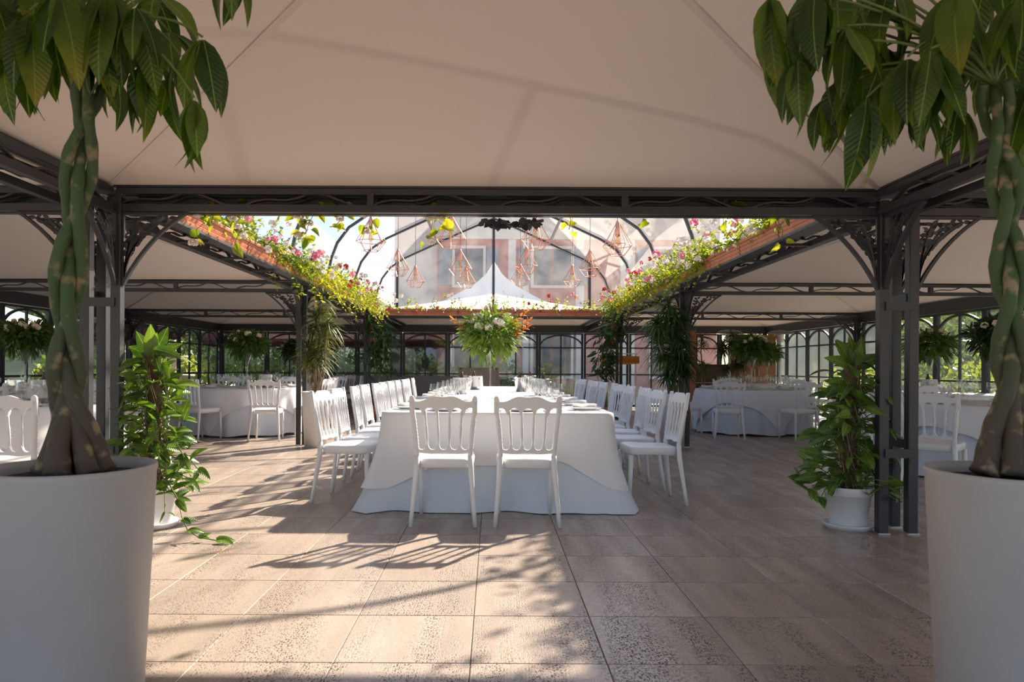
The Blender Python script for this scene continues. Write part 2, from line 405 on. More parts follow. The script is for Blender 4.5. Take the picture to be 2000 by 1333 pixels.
# ---------------------------------------------------------------- floor: 300 tiles one by one, the rest joined
TP = 0.518; X0 = -0.08; Y0 = 2.71
ROWS = [-0.25, 4.9, 10.2, 15.5, 20.75]
COLX = [-7.95, -2.74, 2.74, 7.95]
fl = MB(); fl.bbox((-9.2, -6, -.12), (9.2, 21.2, -.016))
floor = struct('floor', fl, M['grout'])
def tile_mb(mb, x, y):
    g = .0014; b = .0022; a = TP/2-g
    r = lambda i, z: [(x-a+i, y-a+i, z), (x+a-i, y-a+i, z), (x+a-i, y+a-i, z), (x-a+i, y+a-i, z)]
    return mb.rings([r(0, -.016), r(0, -b), r(b, 0)], True)
tile_me = tile_mb(MB(), 0, 0).mesh('tile', M['tile'])
tiles = []
for i in range(-18, 18):
    for j in range(-17, 36):
        x = X0+TP*(i+.5); y = Y0+TP*(j+.5)
        if not (-9.1 < x < 9.1 and -5.9 < y < 21.1): continue
        seen = 0
        if y > 2.2:
            px = 963+x/y*FPX; py = 718+CAM_H/y*FPX
            if -60 < px < 2060 and py < 1400: seen = 1/(y**3)
        tiles.append((-seen, x, y))
tiles.sort()
rest = MB()
for k, (s_, x, y) in enumerate(tiles):
    if k < 300 and s_ < 0: ob('tile', tile_me, floor, (x, y, 0))
    else: tile_mb(rest, x, y)
tag(rest.build('distant_tiles', M['tile'], floor), kind='stuff')
gd = MB(); gd.bbox((-90, -60, -.5), (90, 160, -.13)); struct('ground', gd, M['ground'])

# ---------------------------------------------------------------- canvas ceilings, one pyramid per bay
ZT, ZB = 2.33, 2.17
def canopy(x0, x1, y0, y1, rise=.64):
    mb = MB(); cx, cy = (x0+x1)/2, (y0+y1)/2; c = [(x0,y0),(x1,y0),(x1,y1),(x0,y1)]
    for k in range(4):
        a, b = c[k], c[(k+1) % 4]
        def fn(u, v):
            ex, ey = a[0]+(b[0]-a[0])*u, a[1]+(b[1]-a[1])*u
            belly = .035*math.sin(PI*v)*math.sin(PI*u)
            return (ex+(cx-ex)*v, ey+(cy-ey)*v, ZT+.012+rise*v**1.08+belly)
        mb.surf(fn, 10, 10)
    o = struct('ceiling', mb, M['fabric'], True)
    sm = MB()
    for (ax, ay) in c:
        sm.strip([(ax+(cx-ax)*t, ay+(cy-ay)*t, ZT+.006+rise*t**1.08) for t in [k/8 for k in range(9)]], .035, .004, Vector((ay-cy, cx-ax, 0)))
    sm.build('hip_seam', M['seam'], o)
    hm = MB()
    for k in range(4):
        a, b = c[k], c[(k+1) % 4]; n = 14
        hm.tube([(a[0]+(b[0]-a[0])*i/n, a[1]+(b[1]-a[1])*i/n, ZT+.012-.010*math.sin(PI*i/n*3)**2) for i in range(n+1)], .014, 6)
    hm.build('hem', M['seam'], o)
    return o
XS = [(-7.95, -2.78), (-2.66, 2.66), (2.78, 7.95)]
YS = [(-.2, 4.92), (5.1, 10.2), (10.2, 15.5), (15.5, 20.75)]
for i in range(3):
    for j in range(4):
        if i == 1 and j in (1, 2): continue
        canopy(*XS[i], *YS[j])

# ---------------------------------------------------------------- lattice trusses
BR = {}
def brace(dx, dz, flip):
    k = (round(dx, 3), flip)
    if k not in BR:
        mb = MB(); p = [(dx*t, 0, (dz*t if not flip else dz*(1-t)) + .018*math.sin(2*PI*t)) for t in [i/6 for i in range(7)]]
        mb.strip(p, .03, .013, (0,1,0)); BR[k] = mb.mesh('brace', M['iron'])
    return BR[k]
CH = {}
def truss(p, axis, L, label, w=.055):
    t = thing('truss', label, 'truss', (p[0], p[1], 0), 0 if axis == 'x' else PI/2, 'lattice roof trusses')
    k = (round(L, 2), w)
    if k not in CH:
        a = MB().bbox((0, -w/2, ZT-.04), (L, w/2, ZT)).mesh('top_chord', M['iron'])
        b = MB().bbox((0, -w/2, ZB), (L, w/2, ZB+.05)).mesh('bottom_chord', M['iron'])
        CH[k] = (a, b)
    ob('top_chord', CH[k][0], t); ob('bottom_chord', CH[k][1], t)
    n = round(L/.42)
    for i in range(n): ob('brace', brace(L/n, ZT-.035-ZB-.045, i % 2), t, (L*i/n, 0, ZB+.045))
    for i in range(1, 3): ob('plate', PLATE, t, (L*i/3, 0, 0))
    return t
PLATE = MB().bbox((-.022, -.033, ZB+.04), (.022, .033, ZT-.03)).mesh('plate', M['iron'])
side = {-1: 'left', 1: 'right'}
truss((-2.57, 4.9), 'x', 5.19, 'dark lattice truss right above the two chairs at the table end')
truss((-2.57, 4.985), 'x', 5.23, 'dark truss just behind the front cross truss, with vines hanging from it')
for s in (-1, 1):
    for y, nm in ((4.9, 'front'), (4.985, 'second')):
        truss((2.85 if s > 0 else -7.92, y), 'x', 5.07, f'dark lattice truss crossing the {side[s]} aisle, {nm} of the near pair')
    truss((2.82 if s > 0 else -7.92, 10.2), 'x', 5.1, f'dark lattice truss crossing the {side[s]} aisle at the middle column')
    truss((2.82 if s > 0 else -7.92, 15.5), 'x', 5.1, f'dark lattice truss crossing the {side[s]} aisle at the rear column')
    xi = 2.63 if s > 0 else -2.6; xo = 2.83*s
    truss((xi, -.2), 'y', 5.06, f'dark truss running overhead to the camera from {side[s]} front column, inner one', .05)
    truss((xo, -.2), 'y', 5.06, f'dark truss running overhead to the camera from {side[s]} front column, outer one', .05)
    for y, L, nm in ((5.15, 5.0, 'front to middle'), (10.26, 5.2, 'middle to rear'), (15.56, 5.16, 'rear column to back wall')):
        if nm[0] == 'r': truss((2.74*s, y), 'y', L, f'dark lattice truss from the {side[s]} {nm}', .08)
        else: truss((2.74*s, y), 'y', L, f'dark truss under the {side[s]} flower boxes, {nm} column', .08)
truss((-2.66, 15.5), 'x', 5.32, 'dark truss under the rear row of flower boxes')
n = 0
for x in (-7.95, 7.95):
    n += 1; struct(f'trim_{n}', MB().bbox((x-.06, -.25, 2.13), (x+.06, 20.8, 2.335)), M['iron2'])
n += 1; struct(f'trim_{n}', MB().bbox((-7.95, 20.69, 2.13), (7.95, 20.81, 2.335)), M['iron2'])
for y in (-.25,):
    n += 1; struct(f'trim_{n}', MB().bbox((-7.9, y-.04, 2.17), (7.9, y+.04, 2.335)), M['iron2'])

n += 1; struct(f'trim_{n}', MB().bbox((-2.5, 5.03, 2.215), (2.55, 5.045, 2.336)), M['iron'])
for s in (-1, 1): n += 1; struct(f'trim_{n}', MB().bbox((min(2.95*s, 7.9*s), 5.03, 2.215), (max(2.95*s, 7.9*s), 5.045, 2.336)), M['iron'])
# rain gutters close the joints between the bays
for s in (-1, 1):
    n += 1; struct(f'trim_{n}', MB().bbox((2.72*s-.11, -.2, 2.336), (2.72*s+.11, 5.0, 2.36)), M['iron'])
    n += 1; struct(f'trim_{n}', MB().bbox((2.68*s-.16, 5.0, 2.336), (2.68*s+.16, 20.7, 2.36)), M['iron'])
    n += 1; struct(f'trim_{n}', MB().bbox((min(2.84*s, 7.95*s), 4.90, 2.336), (max(2.84*s, 7.95*s), 5.13, 2.36)), M['iron'])
n += 1; struct(f'trim_{n}', MB().bbox((-2.6, 4.88, 2.336), (2.6, 5.13, 2.36)), M['iron'])
# ---------------------------------------------------------------- columns with leafy corner brackets
def bracket_meshes():
    mb = MB(); H, W = .50, .44; mb.bar((0,0,-H), (0,0,0), .022); 
    arc = [Vector((W*(1-math.cos(t*PI/2))*.34+W*.66*t, 0, -H*(1-(math.sin(t*PI/2)*.34+.66*t)))) for t in [i/10 for i in range(11)]]
    mb.strip(arc, .03, .02, (0,1,0)); mb.bar((0,0,-.01), (W,0,-.01), .02)
    fr = mb.mesh('bracket', M['iron'])
    sc_ = MB(); rr = random.Random(4)
    for (ex, ez, bx) in ((.10,-.06,.02), (.22,-.05,.03), (.05,-.20,.015), (.31,-.04,.05), (.15,-.16,.03)):
        p = [Vector((.012+(ex-.012)*t**1.6, 0, -H+.06+(ez+H-.06)*t + bx*math.sin(PI*t))) for t in [i/8 for i in range(9)]]
        sc_.tube(p, .007, 5)
        for t in (.45, .62, .78, .90, 1.0):
            q = p[min(8, round(t*8))]
            for sg in (-1, 1):
                d = Vector((sg*rr.uniform(.5,1), rr.uniform(-.15,.15), rr.uniform(-.2,.9)))
                sc_.blade(q, d, rr.uniform(.04,.065), .03, (0,1,0)); 
    return fr, sc_.mesh('leaf_scroll', M['iron'])
BRK, SCR = bracket_meshes()
CORD_N = [0]
def column(x, y, posts, label, dirs, spacers=True, top=2.33):
    t = thing('column', label, 'column', (x, y, 0), 0, None)
    for (px_, py_, w) in posts:
        pm = ('post', w)
        if pm not in CH: CH[pm] = MB().bev((0,0,top/2-.03), (w, w, top-.06), .004).mesh('post', M['iron'])
        ob('post', CH[pm], t, (px_, py_, 0))
        if ('foot', w) not in CH: CH[('foot', w)] = MB().bbox((-w*.62, -w*.62, 0), (w*.62, w*.62, .008)).mesh('foot_plate', M['steel'])
        ob('foot_plate', CH[('foot', w)], t, (px_, py_, 0))
    if spacers:
        for z in (.55, 1.55):
            a, b = posts[0], posts[1]
            o = MB().bbox((min(a[0],b[0]), a[1]-.045, z-.03), (max(a[0],b[0]), a[1]-.028, z+.03)).build('spacer', M['iron'], t)
            b2 = posts[2]
            o = MB().bbox((b2[0]-.04, b[1], z+.03), (b2[0]-.022, b2[1], z+.09)).build('spacer', M['iron'], t)
    for (bx, by, ang) in dirs:
        b = ob('bracket', BRK, t, (bx, by, ZB-.002)); b.rotation_euler = (0,0,ang)
        ob('leaf_scroll', SCR, b)
    return t
E, W_, Nn, S_ = 0, PI, PI/2, -PI/2
column(-2.57, 4.9, [(0,0,.066), (-.21,0,.066), (-.21,.21,.066), ], 'grey iron column of three posts beside the left climbing plant', [(.035,0,E), (-.245,0,W_), (0,-.035,S_), (-.21,.245,Nn), (-.245,.21,W_)])
column(2.66, 4.9, [(0,0,.066), (.20,0,.066), (.20,.21,.066)], 'grey iron column of three posts beside the right climbing plant', [(-.035,0,W_), (.235,0,E), (0,-.035,S_), (.20,.245,Nn), (.235,.21,E)])
for s in (-1, 1):
    for y, nm in ((10.2, 'middle'), (15.5, 'rear')):
        column(2.68*s, y, [(0,0,.06), (.085*s,.0,.06)], f'dark iron column at the {nm} of the {side[s]} flower boxes', [(.12*s,0, E if s > 0 else W_), (.04*s,.035,Nn), (.04*s,-.035,S_)], False)
    for y, nm in ((15.5, 'rear truss'), (10.2, 'middle truss'), (20.75, 'back wall')):
        ang = W_ if s > 0 else E
        column(7.86*s, y-.02, [(0,0,.10)], f'dark iron column by the {side[s]} windows at the {nm}', [(-.055*s,0,ang), (0,-.055,S_)], False)
orn = MB(); rr = random.Random(3)
for k in range(60):
    a = rr.uniform(-1, 1); orn.blade((a*.20, rr.uniform(-.02,.02), -.02-.03*rr.random()*(1-abs(a))), (rr.uniform(-1,1), rr.uniform(-.3,.3), rr.uniform(-.8,.3)), .06, .04, (0,1,0))
orn.tube([(-.22,0,-.01), (-.1,0,-.035), (0,0,-.045), (.1,0,-.035), (.22,0,-.01)], .012, 6)
o = orn.build('ornament', M['iron']); o.location = (.13, 5.05, 2.168)
tag(o, 'black leafy iron ornament under the middle of the front cross truss', 'ornament')

# ---------------------------------------------------------------- arched windows around the room
def make_window(w, arch=True):
    t = ob('window_1', None); t['kind'] = 'structure'
    h = 2.12; f = .045
    fr = MB(); fr.bbox((-w/2,-.03,0), (-w/2+f*1.3,.03,h)); fr.bbox((w/2-f*1.3,-.03,0), (w/2,.03,h)); fr.bbox((-w/2,-.03,h-.04), (w/2,.03,h)); fr.bbox((-w/2,-.03,0), (w/2,.03,.06))
    fr.build('window_frame', M['iron2'], t)
    for z in (.93, 1.70): MB().bbox((-w/2+.03,-.018,z-.018), (w/2-.03,.018,z+.018)).build('rail', M['iron2'], t)
    MB().bbox((-.018,-.018,.06), (.018,.018,h-.04)).build('muntin', M['iron2'], t)
    if arch:
        r = w/2-.03; p = [(r*math.cos(a), 0, 1.72+.34*math.sin(a)) for a in [PI*i/16 for i in range(17)]]
        MB().strip(p, .036, .04, (0,1,0)).build('arch_bar', M['iron2'], t)
    for x0, x1 in ((-w/2+.05, -.018), (.018, w/2-.05)):
        for a, b in ((.06,.912), (.948,1.682), (1.718,h-.04)):
            MB().bbox((x0,-.003,a), (x1,.003,b)).build('pane', M['pane'], t)
    return t
nwin = [0]
def put_win(proto, loc, rz):
    if proto.name not in KIDS: index_kids(proto)
    o = proto if not USED.get(proto.name) else copy_tree(proto)
    USED[proto.name] = True; nwin[0] += 1
    o.location = loc; o.rotation_euler = (0,0,rz)
    if o is not proto: o.name = f'window_{nwin[0]}'
BW = 5.1/4
wp = make_window(BW)
for s in (-1, 1):
    for j in (2, 3, 4):
        y0 = ROWS[j-1]+.08; y1 = ROWS[j]-.08
        for k in range(4): put_win(wp, (7.95*s, y0+(y1-y0)*(k+.5)/4, .0), PI/2)
wq = make_window(1.29); wq.name = 'window_25'
for k in range(12): put_win(wq, (-7.2+1.309*k, 20.75, .0), 0)
# ---------------------------------------------------------------- glazed roof over the middle bays
DP = [(2.55,2.33),(2.53,2.58),(2.49,2.78),(2.40,3.02),(2.22,3.26),(1.94,3.45),(1.38,3.71),(.69,4.03),(0,4.33)]
def dome_z(x):
    x = abs(x)
    for (a, za), (b, zb) in zip(DP, DP[1:]):
        if b <= x <= a: return za+(zb-za)*(a-x)/(a-b)
    return 2.5
full = DP + [(-x, z) for x, z in reversed(DP[:-1])]
dome = thing('glass_roof', 'curved glazed gable roof on thin dark arches above the long table', 'roof', (0, 5, 0))
arch_me = MB().strip([(x, 0, z) for x, z in full], .05, .035, (0,1,0)).mesh('arch', M['iron'])
AY = [5.12, 7.0, 9.0, 11.0, 13.0, 15.44]
for y in AY: ob('arch', arch_me, dome, (0, y-5, 0))
for x in (-1.2, 1.2): MB().bar((x, .12, dome_z(x)), (x, 10.44, dome_z(x)), .045, .03).build('purlin', M['iron'], dome)
MB().bar((0, .12, 4.33), (0, 10.44, 4.33), .05, .05).build('ridge_bar', M['iron'], dome)
for s in (-1, 1): MB().bar((2.55*s, .12, 2.35), (2.55*s, 10.44, 2.35), .05, .04).build('eaves_bar', M['iron'], dome)
for a, b in zip(AY, AY[1:]):
    for s in (-1, 1):
        m_ = MB(); m_.rings([[(x*s, a-5+.03, z+.022), (x*s, b-5-.03, z+.022), (x*s, b-5-.03, z+.028), (x*s, a-5+.03, z+.028)] for x, z in DP], True)
        m_.build('pane', M['dome'], dome, False)
for x in (-2.07, 0, 2.07): MB().bar((x, 10.44, 2.33), (x, 10.44, dome_z(x)), .05, .05).build('gable_post', M['iron'], dome)
for x0, x1 in ((-2.5,-2.1), (-2.04,-.03), (.03,2.04), (2.1,2.5)):
    xs = [x0+(x1-x0)*i/6 for i in range(7)]; m_ = MB()
    m_.rings([[(x, 10.437, 2.35), (x, 10.443, 2.35), (x, 10.443, dome_z(x)-.02), (x, 10.437, dome_z(x)-.02)] for x in xs], True)
    m_.build('gable_pane', M['dome'], dome)

# ---------------------------------------------------------------- copper cage pendants on a 4 x 3 grid
def make_pendant():
    t = thing('pendant_lamp', '', 'lamp', (0,0,0), 0, 'copper cage pendant lamps')
    cg = MB(); n = 8; r1, r2 = .145, .075
    P = lambda r, z, k: (r*math.cos(2*PI*k/n), r*math.sin(2*PI*k/n), z)
    for k in range(n):
        a, b, c = P(.014, .16, k), P(r1, -.06, k), P(r2, -.15, k)
        cg.tube([a, b], .0034, 5); cg.tube([b, c], .0034, 5); cg.tube([b, P(r1, -.06, k+1)], .0034, 5); cg.tube([c, P(r2, -.15, k+1)], .0034, 5)
    cg.build('cage', M['copper'], t)
    MB().lathe([(.008,.19),(.022,.16),(.022,.05),(.018,.03)], 10).build('socket', M['copper'], t, True)
    MB().lathe([(.004,.04),(.014,.03),(.03,-.02),(.026,-.045),(.004,-.06)], 12).build('bulb', M['bulb'], t, True)
    return t
pend = make_pendant()
for r_, (y, zc) in enumerate(((7.0, 2.42), (9.0, 2.46), (11.0, 2.48))):
    for c_, x in enumerate((-1.2, -.42, .41, 1.21)):
        o = rep(pend, USED, (x, y, zc+R.uniform(-.05,.05)), R.uniform(0,.7), f"copper wire cage pendant, {ORD[c_]} from the left in the {('front','middle','rear')[r_]} hanging row")
        top = dome_z(x)-.02-o.location.z
        MB().tube([(0,0,.18), (0,0,top)], .003, 5).build('cord', M['cord'], o)
        MB().lathe([(.05, top-.02), (.05, top)], 12).build('ceiling_rose', M['copper'], o)

# ---------------------------------------------------------------- flower boxes round the glazed bays
def planter_mesh(L):
    half = [(.060,0),(.070,.030),(.070,.036),(.058,.041),(.064,.046),(.073,.068),(.073,.074),(.060,.079),(.067,.084),(.076,.102),(.076,.106),(.090,.110),(.093,.126),(.090,.142),(.074,.142),(.068,.115)]
    prof = half + [(-a, b) for a, b in reversed(half)]
    return MB().rings([[(x, y, z) for y, z in prof] for x in (-L/2, L/2)], True).mesh('flower_box', M['terra'])
def petals(mb, r, rr, n=14):
    for k in range(n):
        a = rr.uniform(0, 2*PI); e = rr.uniform(-.5, 1.4)
        d = Vector((math.cos(a)*math.cos(e), math.sin(a)*math.cos(e), math.sin(e)))
        c = d*r*.62; u = d.cross(Vector((.3,.5,.8))).normalized(); v = d.cross(u)
        w = r*.55
        p = [c-u*w*.7-v*w*.3, c+u*w*.2-v*w*.8, c+u*w*.8+v*w*.1, c-u*w*.1+v*w*.8, c+d*r*.30]
        mb.add(p, [(0,1,4),(1,2,4),(2,3,4),(3,0,4)])
    return mb
BLO = {}
for nm, mm in (('white','fw'),('pink','fp'),('red','fr'),('cream','cream')):
    BLO[nm] = petals(MB(), .036, random.Random(len(nm)), 16).mesh('blossom', M[mm])
def box_foliage(L, rr, n, inw, hi, zlo):
    """leaves of one flower box; local x along the box, -y towards the middle of the room"""
    mb = MB()
    nst = max(8, n//14)
    for k in range(nst):
        b = Vector((rr.uniform(-L/2, L/2), rr.uniform(-.05, .05), .12))
        d = Vector((rr.gauss(0,.35), rr.gauss(inw,.5), rr.uniform(zlo,1.1))).normalized()
        l = rr.uniform(.10, hi); sag = rr.uniform(0, .9 if d.z < .75 else .25)
        pts = [b+d*(l*t)+Vector((0,0,-sag*l*t*t)) for t in [i/4 for i in range(5)]]
        mb.tube(pts, .0022, 3, False)
        for i in range(14):
            t = rr.uniform(.15, 1.05); q = b+d*(l*t)+Vector((0,0,-sag*l*t*t))
            dd = Vector((rr.gauss(0,1), rr.gauss(0,1), rr.gauss(.15,.8)))
            mb.blade(q, dd, rr.uniform(.028,.062), rr.uniform(.018,.034), (rr.gauss(0,.6), rr.gauss(0,.6), 1), .2)
    return mb
FOLV = [box_foliage(.94, random.Random(20+k), 1000, -.8, .50, -.35).mesh('foliage', M['fol']) for k in range(5)]
FOLU = [box_foliage(.94, random.Random(50+k), 760, -.25, .46, .3).mesh('foliage', M['fol']) for k in range(3)]
FOLT = [box_foliage(.94, random.Random(40+k), 420, -.35, .42, .2).mesh('foliage', M['fol']) for k in range(3)]
SOILM = MB().bbox((-.44,-.066,.10), (.44,.066,.12)).mesh('soil', M['soil'])
BOX = planter_mesh(.92)
def planter(loc, rz, label, dens, nb, cols, inw=-1):
    t = thing('flower_box', label, 'planter', loc, rz, 'terracotta flower boxes round the glazed bays')
    ob('box', BOX, t); ob('soil', SOILM, t)
    f = ob('foliage', R.choice(FOLV) if dens > 2 else R.choice(FOLU if dens > 1 else FOLT), t); tag(f, kind='stuff')
    if dens > 2: tag(ob('foliage', R.choice(FOLT), t), kind='stuff')
    for k in range(nb):
        c = R.choice(cols)
        b = ob('blossom', BLO[c], t, (R.uniform(-.44,.44), R.uniform(-.40,-.05), R.uniform(.05,.46)))
        b.rotation_euler = (R.uniform(-.9,.2), R.uniform(-.6,.6), R.uniform(0,6)); s_ = R.uniform(.7,1.75); b.scale = (s_,)*3
    return t
n_box = 10; SP = .945
for s in (-1, 1):
    sh = MB().bbox((2.44*s-.06, 5.14, 2.196), (2.44*s+.06, 15.4, 2.216)).build('box_shelf', M['iron'])
    tag(sh, f'long dark metal ledge carrying the {side[s]} flower boxes', 'shelf')
    for k in range(12): MB().bbox((min(2.44*s,2.72*s), 5.2+k*.92, 2.172), (max(2.44*s,2.72*s), 5.235+k*.92, 2.194)).build('ledge_arm', M['iron'], sh)
    for k in range(n_box):
        y = 5.55+k*SP
        front = k < 2
        cols = ['white','white','white','pink'] if k < 5 else ['white','white','white','pink','pink','red']
        planter((2.46*s, y, 2.217), PI/2 if s < 0 else -PI/2, f'terracotta flower box, {ORD[k]} from the front along the {side[s]} side of the glazed roof', 2 if k < 3 else 3, (5, 9, 12, 13, 12, 11, 11, 10, 10, 10)[k], cols)
sh = MB().bbox((-2.36, 15.28, 2.196), (2.36, 15.44, 2.216)).build('box_shelf', M['iron']); tag(sh, 'dark metal ledge carrying the rear flower boxes', 'shelf')
for k in range(5):
    planter((-1.89+k*.945, 15.33, 2.217), 0, f'terracotta flower box, {ORD[k]} from the left in the rear row', 1, 6, ['white','red','pink','white'])

# leafy vines trailing from the front cross truss
def leaf_mesh(name, L, W, m, prof='lance', fold=.25, curve=.3, seg=6, wave=0.0):
    mb = MB(); rows = []
    for i in range(seg+1):
        t = i/seg
        if prof == 'lance': w = W/2*math.sin(PI*min(1, .02+t**.85*.98))**.85 * (1.0 if t < .97 else .5)
        elif prof == 'heart': w = W/2*(math.sin(PI*min(1, (t*.93+.07)**.62)))**.8
        else: w = W/2*math.sin(PI*min(1,.03+t*.95))**.6
        z = -curve*L*t*t; x = L*(t-.12*curve*t*t)
        wv = wave*math.sin(t*14)*W
        rows.append([(x, w, z+fold*w+wv), (x, w*.5, z+fold*w*.35), (x, 0, z), (x, -w*.5, z+fold*w*.35), (x, -w, z+fold*w-wv)])
    return mb.rings(rows, False, False).mesh(name, m, True)
VL = [leaf_mesh('leaf', .075, .055, M['fol'], 'heart', .3, .25, 4), leaf_mesh('leaf', .06, .042, M['fol'], 'heart', .4, .5, 4)]
vi = 0
for (px, py, Y, tx, ty) in ((560,404,5.02,600,470),(640,404,5.02,590,455),(700,404,5.02,660,440),(800,404,5.02,870,455),(735,404,5.02,720,448),(850,404,5.02,840,470),(1090,404,5.02,1112,448),(1262,404,5.02,1258,440),(430,404,5.02,380,470),(490,404,5.02,455,480),(1440,404,5.02,1410,440),(1500,404,5.02,1530,470)):
    a, b = PX(px, py, Y), PX(tx, ty, Y); vi += 1
    t = thing('vine', '', 'vine', a, 0, 'vine sprigs under the front truss')
    pts = [(b-a)*u + Vector((R.uniform(-.02,.02), R.uniform(-.03,.03), .06*math.sin(PI*u)+.02*(1-u))) for u in [i/6 for i in range(7)]]
    MB().tube(pts, .0028, 4).build('stem', M['stem'], t)
    m_ = 5 if px > 1000 and px < 1300 else 13
    for k in range(m_):
        q = pts[R.randrange(1, 7)] + Vector((R.uniform(-.05,.05), R.uniform(-.04,.04), R.uniform(-.03,.05)))
        ob('leaf', R.choice(VL), t, None, rmat(q, (R.gauss(0,1), R.gauss(0,.6), R.gauss(-.4,.6)), (R.gauss(0,.5), -1, .6), R.uniform(.8,1.35)))
    if px < 1000:
        for k in range(3):
            q = pts[R.randrange(2, 7)]; ob('blossom', BLO['white'], t, q+Vector((R.uniform(-.06,.06),-.02,-.02)))
vl = [o for o in COL.objects if o.name.startswith('vine')]
vl.sort(key=lambda o: o.location.x)
for k, o in enumerate(vl): o['label'] = f'green vine sprig dangling from the front cross truss, {(ORD)[k]} from the left'

# ---------------------------------------------------------------- outside: garden, marquee, buildings, hills
def leaf_ball(rr, n, rx, ry, rz, sz, shape=1.0):
    mb = MB()
    for k in range(n):
        d = Vector((rr.gauss(0,1), rr.gauss(0,1), rr.gauss(0,1))).normalized()
        r = rr.uniform(.55, 1.0) * (1+.22*math.sin(d.x*5+rr.random()*.5)*math.cos(d.z*6))
        p = Vector((d.x*rx*r, d.y*ry*r, d.z*rz*r))
        mb.blade(p, d+Vector((rr.gauss(0,.7), rr.gauss(0,.7), rr.gauss(0,.7))), sz*rr.uniform(.7,1.3), sz*.5, (rr.gauss(0,1), rr.gauss(0,1), rr.gauss(0,1)), .2)
    return mb
SHR = [leaf_ball(random.Random(60+k), 900, 1.0, .7, .75, .17).mesh('foliage', M['shrub']) for k in range(3)]
TRE = [leaf_ball(random.Random(70+k), 1500, 1.9, 1.9, 1.7, .30).mesh('foliage', M['tree']) for k in range(3)]
def shrub(x, y, s, label, z=0.0):
    t = thing('shrub', label, 'shrub', (x, y, -.13), R.uniform(0,6), 'garden shrubs outside the windows')
    MB().tube([(0,0,0), (0,0,.6*s)], .04, 6).build('stem', M['cane'], t)
    f = ob('foliage', R.choice(SHR), t, (0,0,.62*s)); f.scale = (s,s,s); tag(f, kind='stuff')
def tree(x, y, s, label):
    t = thing('tree', label, 'tree', (x, y, -.13), R.uniform(0,6), 'trees beyond the windows')
    MB().tube([(0,0,0), (.1,.05,1.2*s), (0,0,2.4*s)], [.16*s,.12*s,.06*s], 8).build('trunk', M['cane'], t, True)
    f = ob('foliage', R.choice(TRE), t, (0,0,2.6*s)); f.scale = (s,s,s); tag(f, kind='stuff')
for k in (0,1,2,3,4,5,6,8): shrub(-9.9-.9*(k%2), 9.5+k*1.75, R.uniform(.95,1.2), f'yellow-green garden shrub outside the left windows, {ORD[k]} from the front')
for k in range(7): shrub(-7.6+k*1.35, 23.6+.8*(k%2), R.uniform(.95,1.15), f'yellow-green garden shrub outside the back left windows, {ORD[k]} from the left')
for k in range(5): shrub(-.2+k*.95, 23.4+R.uniform(0,.6), R.uniform(.4,.55), f'low green shrub outside the middle back windows, {ORD[k]} from the left')
for k in range(10): shrub(9.7+1.2*(k%2), 9.0+k*1.35, R.uniform(.8,1.1), f'sunlit garden shrub outside the right windows, {ORD[k]} from the front')
for k, (x, y, s) in enumerate(((13.5,13,.85),(14.5,17,1.0),(13,20.6,.75),(17.5,24,1.1),(13.2,9.5,.8))): tree(x, y, s, f'leafy tree beyond the right windows, {ORD[k]} of those five')
for k, (x, y, s) in enumerate(((-17,29,1.2),(-12,31,1.1),(-22,25,1.2),(-24,34,1.5),(-8.6,33,.75))): tree(x, y, s, f'leafy tree beyond the left windows, {ORD[k]} of those five')
for k in range(6): tree(-12.5+k*1.75, 27.2+.9*(k%2), .62, f'small dark tree beyond the back left windows, {ORD[k]} from the left')
def hill(cx, cy, rx, ry, h, name):
    mb = MB()
    def fn(u, v):
        x = (u-.5)*2; y = (v-.5)*2; d = math.sqrt(x*x+y*y)
        z = h*max(0, 1-d*d)*(1+.12*math.sin(x*9+1)+.08*math.sin(y*13+x*7))
        return (cx+x*rx, cy+y*ry, z-.3)
    mb.surf(fn, 36, 24); return struct(name, mb, M['hill'], True)
M['hill'] = mat('wooded_hill', (.06,.085,.05), .95, var=.5, vscale=.35)
hill(-70, 95, 70, 40, 24, 'hill'); hill(80, 75, 52, 60, 22, 'hill')

def facade():
    t = thing('building', 'salmon building with white corner bands behind the glazed roof', 'building', (0, 30.5, -.13))
    MB().bbox((-2.4,0,0), (9.5,5,6.7)).build('wall', M['pink'], t)
    MB().bbox((-2.5,-.12,6.7), (9.6,5,8.3)).build('frieze', M['wallw'], t)
    MB().bbox((-4.3,.6,0), (-2.4,5,8.3)).build('side_wing', M['wallw'], t)
    for x0, x1 in ((.62,.95), (1.25,1.5), (3.5,3.85), (5.4,6.0)): MB().bbox((x0,-.06,0), (x1,.02,6.7)).build('white_band', M['wallw'], t)
    for z in (3.6,): MB().bbox((-2.4,-.08,z), (9.5,.02,z+.25)).build('string_course', M['wallw'], t)
    k = 0
    for x, w in ((-1.05,1.2), (2.5,1.6), (7.4,1.3)):
        for z0, h in ((.9,2.1), (4.75,1.55)):
            f = MB(); f.bbox((x-w/2-.12,-.07,z0-.12), (x+w/2+.12,-.01,z0)); f.bbox((x-w/2-.12,-.07,z0+h), (x+w/2+.12,-.01,z0+h+.12)); f.bbox((x-w/2-.12,-.07,z0), (x-w/2,-.01,z0+h)); f.bbox((x+w/2,-.07,z0), (x+w/2+.12,-.01,z0+h))
            w_ = f.build('window', M['wallw'], t)
            for s in (-1, 1):
                MB().bbox((x+s*w*.25-w*.22,-.05,z0+.04), (x+s*w*.25+w*.22,-.02,z0+h-.04)).build('pane', M['winglass'], w_)
                if z0 > 3: MB().bbox((x+s*(w/2+.40)-.26,-.10,z0), (x+s*(w/2+.40)+.26,-.02,z0+h)).build('shutter', M['shut'], t)
    return t
facade()
